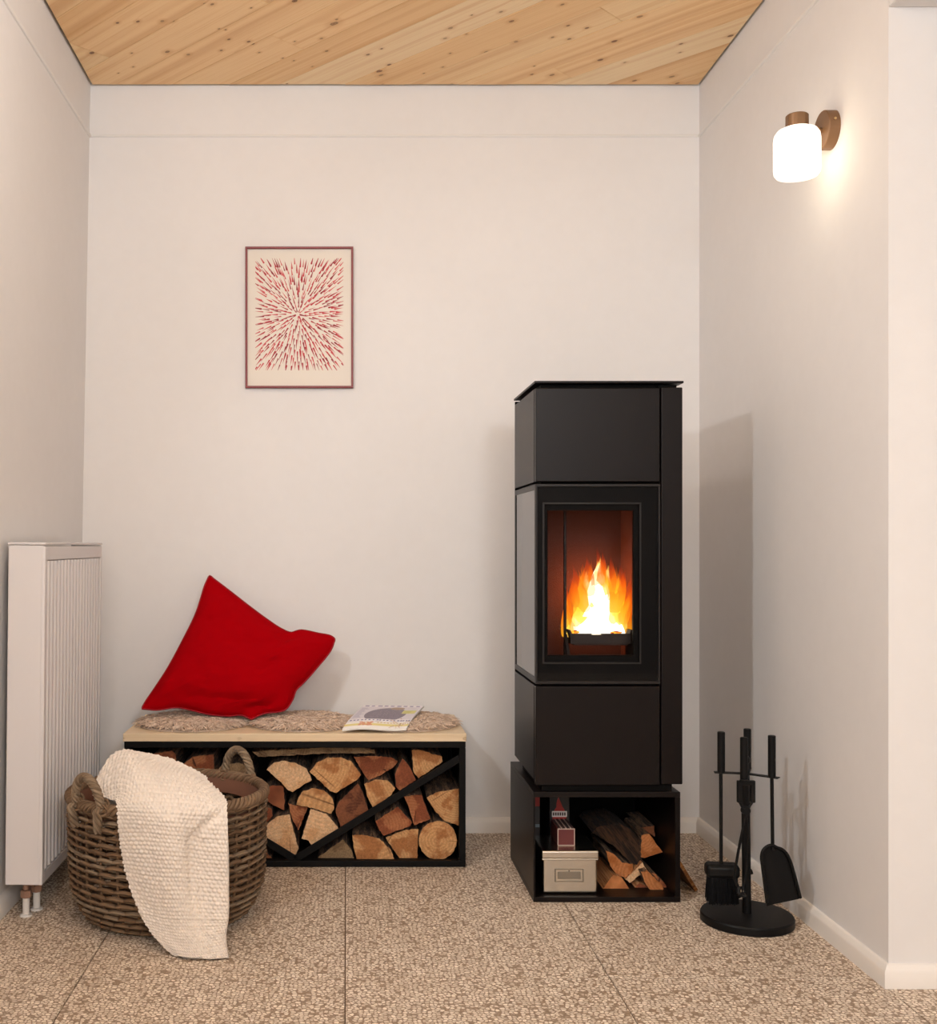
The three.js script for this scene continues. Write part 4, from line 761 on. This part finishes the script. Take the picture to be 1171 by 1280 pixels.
  for (const [bx, by, tx, ty, w, m, b] of [
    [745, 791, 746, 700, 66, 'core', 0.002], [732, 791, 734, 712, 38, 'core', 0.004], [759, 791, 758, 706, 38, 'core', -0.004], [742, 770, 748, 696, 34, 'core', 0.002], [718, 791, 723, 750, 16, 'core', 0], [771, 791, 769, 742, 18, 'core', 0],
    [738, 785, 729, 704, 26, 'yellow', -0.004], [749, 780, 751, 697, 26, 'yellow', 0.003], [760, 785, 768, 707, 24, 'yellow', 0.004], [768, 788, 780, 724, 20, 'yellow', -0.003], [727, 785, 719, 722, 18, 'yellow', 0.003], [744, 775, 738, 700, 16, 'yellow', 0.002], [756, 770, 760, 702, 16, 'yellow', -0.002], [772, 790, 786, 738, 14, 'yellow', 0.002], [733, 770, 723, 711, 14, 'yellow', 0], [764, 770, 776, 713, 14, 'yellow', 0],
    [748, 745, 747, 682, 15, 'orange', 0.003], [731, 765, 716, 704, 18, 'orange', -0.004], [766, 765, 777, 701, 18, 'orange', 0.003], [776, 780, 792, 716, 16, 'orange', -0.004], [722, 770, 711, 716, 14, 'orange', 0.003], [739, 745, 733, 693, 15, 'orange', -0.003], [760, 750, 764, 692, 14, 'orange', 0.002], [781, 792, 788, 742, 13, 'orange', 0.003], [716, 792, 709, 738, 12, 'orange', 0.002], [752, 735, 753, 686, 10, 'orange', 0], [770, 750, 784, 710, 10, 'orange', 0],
    [707, 796, 705, 716, 9, 'orange', 0.005], [710, 796, 709, 736, 8, 'yellow', 0.003],  // reflection of the fire in the side glass, modelled as two small glowing flames
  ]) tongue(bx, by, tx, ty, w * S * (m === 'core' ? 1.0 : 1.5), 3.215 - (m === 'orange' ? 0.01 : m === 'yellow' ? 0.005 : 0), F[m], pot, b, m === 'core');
  const l = new THREE.PointLight(LIGHT.fire.color, LIGHT.fire.power, 0, 2); l.position.set(0.735, 0.86, -3.265); l.castShadow = true; l.shadow.radius = 1.5; scene.add(l);
}
const PX0 = 0.522, PX1 = 0.9315, PZ = -3.054, PB = -3.485, PH = 0.3075, PT = 0.0145;
{
  const t = thing('stove_pedestal', 'open black steel pedestal box under the stove', 'pedestal', [(PX0 + PX1) / 2, 0, (PZ + PB) / 2]);
  part('side_panel', box(PX0, PX0 + 0.005, PT, PH - PT, PB, PZ, 0.001), M.stove, t);
  part('side_panel', box(PX1 - PT, PX1, PT, PH - PT, PB, PZ, 0.001), M.stove, t);
  part('top_panel', box(PX0, PX1, PH - PT, PH, PB, PZ, 0.001), M.stove, t);
  part('bottom_panel', box(PX0, PX1, 0, PT, PB, PZ, 0.001), M.stove, t);
  part('back_panel', box(PX0 + 0.005, PX1 - PT, PT, PH - PT, PB, PB + 0.004, 0), M.stoveDark, t);
}
// tin box
{
  const x0 = 0.5515, x1 = 0.7065, y0 = PT + 0.0005, zf = -3.078, zb = -3.235, t = thing('tin_box', 'silver lidded tin box with an embossed label frame in the pedestal', 'tin', [(x0 + x1) / 2, y0, (zf + zb) / 2]);
  part('body', box(x0, x1, y0, 0.119, zb, zf, 0.008), M.tin, t);
  part('lid', merge([box(x0 - 0.004, x1 + 0.004, 0.114, 0.1385, zb - 0.004, zf + 0.004, 0.006), box(x0 - 0.002, x1 + 0.002, 0.1105, 0.1155, zb - 0.002, zf + 0.002, 0.002)]), M.tin, t);
  const a = 0.5855, b = 0.6665, c = 0.050, d = 0.0875, ring = (o, w, z) => prism(rect(a + o, b - o, c + o, d - o), z, zf - 0.001, 0.0008, [rect(a + o + w, b - o - w, c + o + w, d - o - w)]);
  part('label_frame', merge([ring(0, 0.003, zf + 0.0022), ring(0.0085, 0.0016, zf + 0.0018)]), std({ color: lin(0.3, 0.26, 0.21), roughness: 0.4, metalness: 0.9 }), t);
  part('rivet', lathe([[0, 0.0012], [0.0018, 0.0006], [0.002, 0]], 12, V(0, 0, 0)).rotateX(Math.PI / 2).translate((a + b) / 2, d - 0.007, zf), M.iron, t);
}
// box of long matches on the tin
{
  const x0 = 0.603, x1 = 0.6515, y0 = 0.139, y1 = 0.187, zf = -3.125, zb = -3.232, t = thing('match_box', 'small dark red box with a pale rim lying on the tin', 'box', [(x0 + x1) / 2, y0, (zf + zb) / 2]);
  const red = std({ color: lin(0.13, 0.024, 0.022), roughness: 0.7 }), pale = std({ color: lin(0.5, 0.36, 0.3), roughness: 0.7 });
  part('sleeve', box(x0, x1, y0, y1, zb, zf, 0.001), red, t);
  part('rim', prism(rect(x0 - 0.0005, x1 + 0.0005, y0, y1 + 0.0005), zf + 0.001, zf - 0.001, 0, [rect(x0 + 0.002, x1 - 0.002, y0 + 0.002, y1 - 0.002)]), pale, t);
  for (let i = 0; i < 7; i++) { const x = lerp(x0 + 0.005, x1 - 0.005, i / 6); part('match', box(x - 0.0016, x + 0.0016, y1, y1 + 0.003, zb + 0.002, zf - 0.002, 0.001), i % 2 ? pale : std({ color: lin(0.06, 0.04, 0.035), roughness: 0.8 }), t); }
}
// two dark cartons of fire lighters at the back
function carton(x0, x1, y1, z, label, draw) {
  const c = document.createElement('canvas'); c.width = 128; c.height = 384; const g = c.getContext('2d'); g.fillStyle = '#1c1312'; g.fillRect(0, 0, 128, 384); draw(g);
  const tx = new THREE.CanvasTexture(c); tx.colorSpace = THREE.SRGBColorSpace;
  const t = thing('firelighter_carton', label, 'carton', [(x0 + x1) / 2, PT, z]), y0 = PT + 0.0005;
  part('body', box(x0, x1, y0, y1, z - 0.05, z, 0.0015), std({ color: lin(0.02, 0.014, 0.013), roughness: 0.5 }), t);
  part('front_print', new THREE.PlaneGeometry(x1 - x0 - 0.002, y1 - y0 - 0.002).translate((x0 + x1) / 2, (y0 + y1) / 2, z + 0.0006), std({ map: tx, roughness: 0.5 }), t);
}
carton(0.612, 0.672, 0.246, -3.30, 'dark carton with a red flame print standing behind the matches', (g) => {
  g.fillStyle = '#a8231c'; g.beginPath(); g.moveTo(20, 150); g.quadraticCurveTo(10, 90, 44, 64); g.quadraticCurveTo(40, 40, 58, 12); g.quadraticCurveTo(74, 42, 84, 62); g.quadraticCurveTo(118, 92, 106, 150); g.closePath(); g.fill();
  g.fillStyle = '#d9cfc8'; g.fillRect(14, 84, 100, 30); g.fillStyle = '#3b2320'; for (let i = 0; i < 6; i++) g.fillRect(20 + i * 15, 91, 10, 16);
});
carton(0.545, 0.583, 0.246, -3.30, 'dark carton with a red top edge in the left corner of the pedestal', (g) => { g.fillStyle = '#9c1f1a'; g.fillRect(0, 0, 128, 60); g.fillStyle = '#5d6a72'; g.fillRect(0, 150, 128, 16); });
// split wood in the pedestal
const C4 = (p) => p.map(([x, y]) => [630 + x / 4.684, 950 + y / 4.685]), G2 = 'split logs stacked in the stove pedestal';
log(C4([[525, 435], [560, 405], [690, 385], [740, 410], [780, 440], [792, 560], [790, 605], [720, 580], [640, 500]]), 3.20, 0.2, 'barky', 'dark bark-covered log on top of the pile in the pedestal', endM.barky, G2, { tilt: [0.1, -0.5] });
log(C4([[595, 530], [640, 550], [690, 600], [755, 610], [750, 660], [710, 690], [660, 670], [620, 620]]), 3.16, 0.2, 'orange', 'orange half-round log under the dark bark-covered one', M.bark, G2);
log(C4([[805, 440], [850, 432], [928, 540], [820, 575], [800, 570]]), 3.17, 0.2, 'orange', 'orange triangular log highest on the right of the pedestal pile', M.bark, G2);
log(C4([[565, 770], [640, 675], [690, 690], [755, 785], [740, 800], [615, 810]]), 3.13, 0.2, 'orange', 'light brown log at the bottom beside the tin box', M.split, G2);
log(C4([[710, 700], [810, 600], [835, 640], [735, 720]]), 3.15, 0.2, 'pale', 'thin pale sliver of wood slanting across the middle of the pile', M.split, G2);
log(C4([[800, 655], [835, 645], [925, 735], [935, 770], [870, 780], [820, 710]]), 3.12, 0.2, 'orange', 'orange diamond-shaped log with cracks low on the right', M.bark, G2);
log(C4([[755, 760], [790, 722], [840, 740], [875, 785], [830, 802], [765, 800]]), 3.14, 0.2, 'rust', 'small reddish log at the bottom middle of the pedestal', M.split, G2);
log(C4([[860, 660], [890, 670], [975, 760], [970, 808], [900, 800], [940, 770], [925, 735]]), 3.14, 0.2, 'rust', 'narrow reddish bark-edged log at the bottom right of the pedestal', M.bark, G2);
log(C4([[800, 395], [880, 385], [882, 450], [850, 428]]), 3.24, 0.18, 'dark', 'small dark log end at the back of the pedestal pile', M.bark, G2);
// flat kindling leaning beside the pedestal
{
  const t = thing('kindling_stick', 'flat grey-brown kindling board poking out beside the pedestal', 'kindling', [0.985, 0, -3.2]);
  const g = box(-0.005, 0.005, 0, 0.105, -0.09, 0.09, 0.001); g.rotateZ(0.55); g.rotateY(0.05); g.translate(1.002, 0.003, -3.235); part('board', g, M.kindling, t);
}

// ------------------------------------------------------------------ fireplace tools
{
  const B = V(1.060, 0, -2.898), c = V(1.052, 0.395, -2.886), yb = 0.395;
  const t = thing('fire_tool_stand', 'round black stand for fireplace tools beside the stove', 'stand', [B.x, 0, B.z]);
  part('base', lathe([[0, 0], [0.1165, 0], [0.1187, 0.002], [0.1187, 0.018], [0.116, 0.0225], [0.05, 0.024], [0, 0.0245]], 72, B, 0.5), M.tool, t);
  part('pole', cyl(V(B.x, 0.022, B.z), V(B.x - 0.006, 0.43, B.z + 0.004), 0.0115, 0.0105, 24), M.tool, t);
  part('pole_cap', lathe([[0, 0.012], [0.008, 0.01], [0.012, 0.004], [0.012, -0.006], [0.0105, -0.008]], 24, V(B.x - 0.006, 0.43, B.z + 0.004)), M.tool, t);
  const arms = [[-0.060, -0.012], [0.052, 0.045], [-0.030, 0.072], [0.026, -0.058]];
  for (const [ax, az] of arms) {
    const e = V(c.x + ax, yb, c.z + az), dir = V(ax, 0, az).normalize(), e2 = e.clone().addScaledVector(dir, 0.018);
    const q = new RoundedBoxGeometry(Math.hypot(ax, az) + 0.018, 0.003, 0.02, 2, 0.0014); q.rotateY(-Math.atan2(az, ax)); q.translate((c.x + e2.x) / 2, yb, (c.z + e2.z) / 2);
    part('hook_arm', uvBox(q), M.tool, t);
  }
  const hang = (k) => V(c.x + arms[k][0], yb, c.z + arms[k][1]);
  const handle = (p, parent) => part('handle', cyl(V(p.x, 0.393, p.z), V(p.x, 0.503, p.z), 0.0098, 0.0098, 24), M.tool, parent);
  // brush
  { const p = hang(0), q = thing('hearth_brush', 'black hearth brush hanging on the left of the tool stand', 'brush', [p.x, 0.05, p.z]);
    handle(p, q); part('rod', cyl(V(p.x, 0.14, p.z), V(p.x - 0.001, 0.395, p.z), 0.0046, 0.0046, 14), M.tool, q);
    const bc = V(p.x + 0.002, 0.0, p.z);
    part('brush_head', uvBox(new RoundedBoxGeometry(0.086, 0.036, 0.05, 4, 0.012).rotateY(-0.15).translate(bc.x, 0.137, bc.z)), M.tool, q);
    const r = mulberry(33), list = []; for (let i = 0; i < 900; i++) { const x = (r() - 0.5) * 0.070, z = (r() - 0.5) * 0.038, y = 0.048 + r() * 0.014, sp = 1.06; const a = V(bc.x + x, 0.122, bc.z + z), b = V(bc.x + x * sp + (r() - 0.5) * 0.007, y, bc.z + z * sp + (r() - 0.5) * 0.007); const g = new THREE.CylinderGeometry(0.0012, 0.0009, a.distanceTo(b), 4, 1, true); g.applyQuaternion(new THREE.Quaternion().setFromUnitVectors(V(0, 1, 0), a.clone().sub(b).normalize())); g.translate((a.x + b.x) / 2, (a.y + b.y) / 2, (a.z + b.z) / 2); list.push(g); }
    part('bristles', merge(list), M.bristle, q).userData.kind = 'stuff'; }
  // shovel
  { const p = hang(1), q = thing('ash_shovel', 'black ash shovel with a broad blade hanging on the right of the stand', 'shovel', [p.x, 0.06, p.z]);
    handle(p, q); part('rod', cyl(V(p.x + 0.002, 0.205, p.z), V(p.x, 0.395, p.z), 0.0046, 0.0046, 14), M.tool, q);
    const out = [[0.012, 0.213], [0.0, 0.219], [-0.012, 0.217], [-0.024, 0.206], [-0.0285, 0.190], [-0.026, 0.165], [-0.014, 0.070], [-0.011, 0.060], [0.012, 0.066], [0.070, 0.078], [0.073, 0.082], [0.046, 0.178], [0.036, 0.198], [0.024, 0.209]];
    const s = new THREE.Shape(out.map(([x, y]) => new THREE.Vector2(x, y)));
    const blade = new THREE.ExtrudeGeometry(s, { depth: 0.002, bevelEnabled: true, bevelThickness: 0.0006, bevelSize: 0.0006, bevelSegments: 1 }); blade.translate(0, 0, -0.004);
    part('blade', uvBox(blade.translate(p.x, 0, p.z)), M.tool, q);
    const rim = [...out.slice(9), ...out.slice(0, 8)].slice(2); const pts = [...out.slice(10), ...out.slice(0, 7)].map(([x, y]) => V(p.x + x, y, p.z + 0.004));
    part('blade_rim', tube(pts, 0.0042, 90, 8), M.tool, q); }
  // tongs at the front
  { const p = hang(2), q = thing('fire_tongs', 'black fire tongs with a scissor joint hanging at the front of the stand', 'tongs', [p.x, 0.1, p.z]);
    handle(p, q);
    part('grip', merge([box(p.x - 0.018, p.x - 0.006, 0.335, 0.388, p.z - 0.006, p.z + 0.006, 0.003), box(p.x + 0.016, p.x + 0.028, 0.335, 0.388, p.z - 0.006, p.z + 0.006, 0.003), box(p.x - 0.018, p.x + 0.028, 0.380, 0.392, p.z - 0.005, p.z + 0.005, 0.002)]), M.tool, q);
    const j = V(p.x + 0.004, 0.315, p.z);
    part('joint', cyl(V(j.x, j.y, j.z - 0.008), V(j.x, j.y, j.z + 0.008), 0.011, 0.011, 20), M.tool, q);
    for (const s of [-1, 1]) part('tong_arm', tube([V(p.x + 0.005 + s * 0.018, 0.34, p.z), V(j.x + s * 0.006, 0.318, p.z), V(j.x - s * 0.004, 0.28, p.z), V(j.x - s * 0.012 - 0.006, 0.19, p.z - 0.01), V(j.x - s * 0.013 - 0.010, 0.135, p.z - 0.015), V(j.x - s * 0.004 - 0.006, 0.108, p.z - 0.015)], 0.0038, 50, 8), M.tool, q);
    part('claw', merge([-1, 1].map((s) => tube([V(j.x - s * 0.004 - 0.006, 0.115, p.z - 0.015), V(j.x - s * 0.006 - 0.008, 0.100, p.z - 0.010), V(j.x + s * 0.010 - 0.008, 0.092, p.z - 0.002)], 0.005, 20, 8))), M.tool, q); }
  // poker at the back
  { const p = hang(3), q = thing('fire_poker', 'black fire poker with a hooked tip hanging behind the pole', 'poker', [p.x, 0.08, p.z]);
    handle(p, q); part('rod', tube([V(p.x, 0.395, p.z), V(p.x - 0.004, 0.28, p.z), V(p.x - 0.006, 0.16, p.z), V(p.x - 0.006, 0.10, p.z), V(p.x - 0.006, 0.075, p.z)], 0.0046, 50, 10), M.tool, q);
    part('hook', tube([V(p.x - 0.006, 0.11, p.z), V(p.x - 0.002, 0.120, p.z + 0.006), V(p.x + 0.003, 0.127, p.z + 0.014), V(p.x + 0.005, 0.118, p.z + 0.020)], 0.0042, 30, 8), M.tool, q); }
}

scene.traverse((o) => { if (o.isMesh) { if (!(o.name === 'flame')) o.castShadow = true; o.receiveShadow = true; } });
renderer.render(scene, camera);
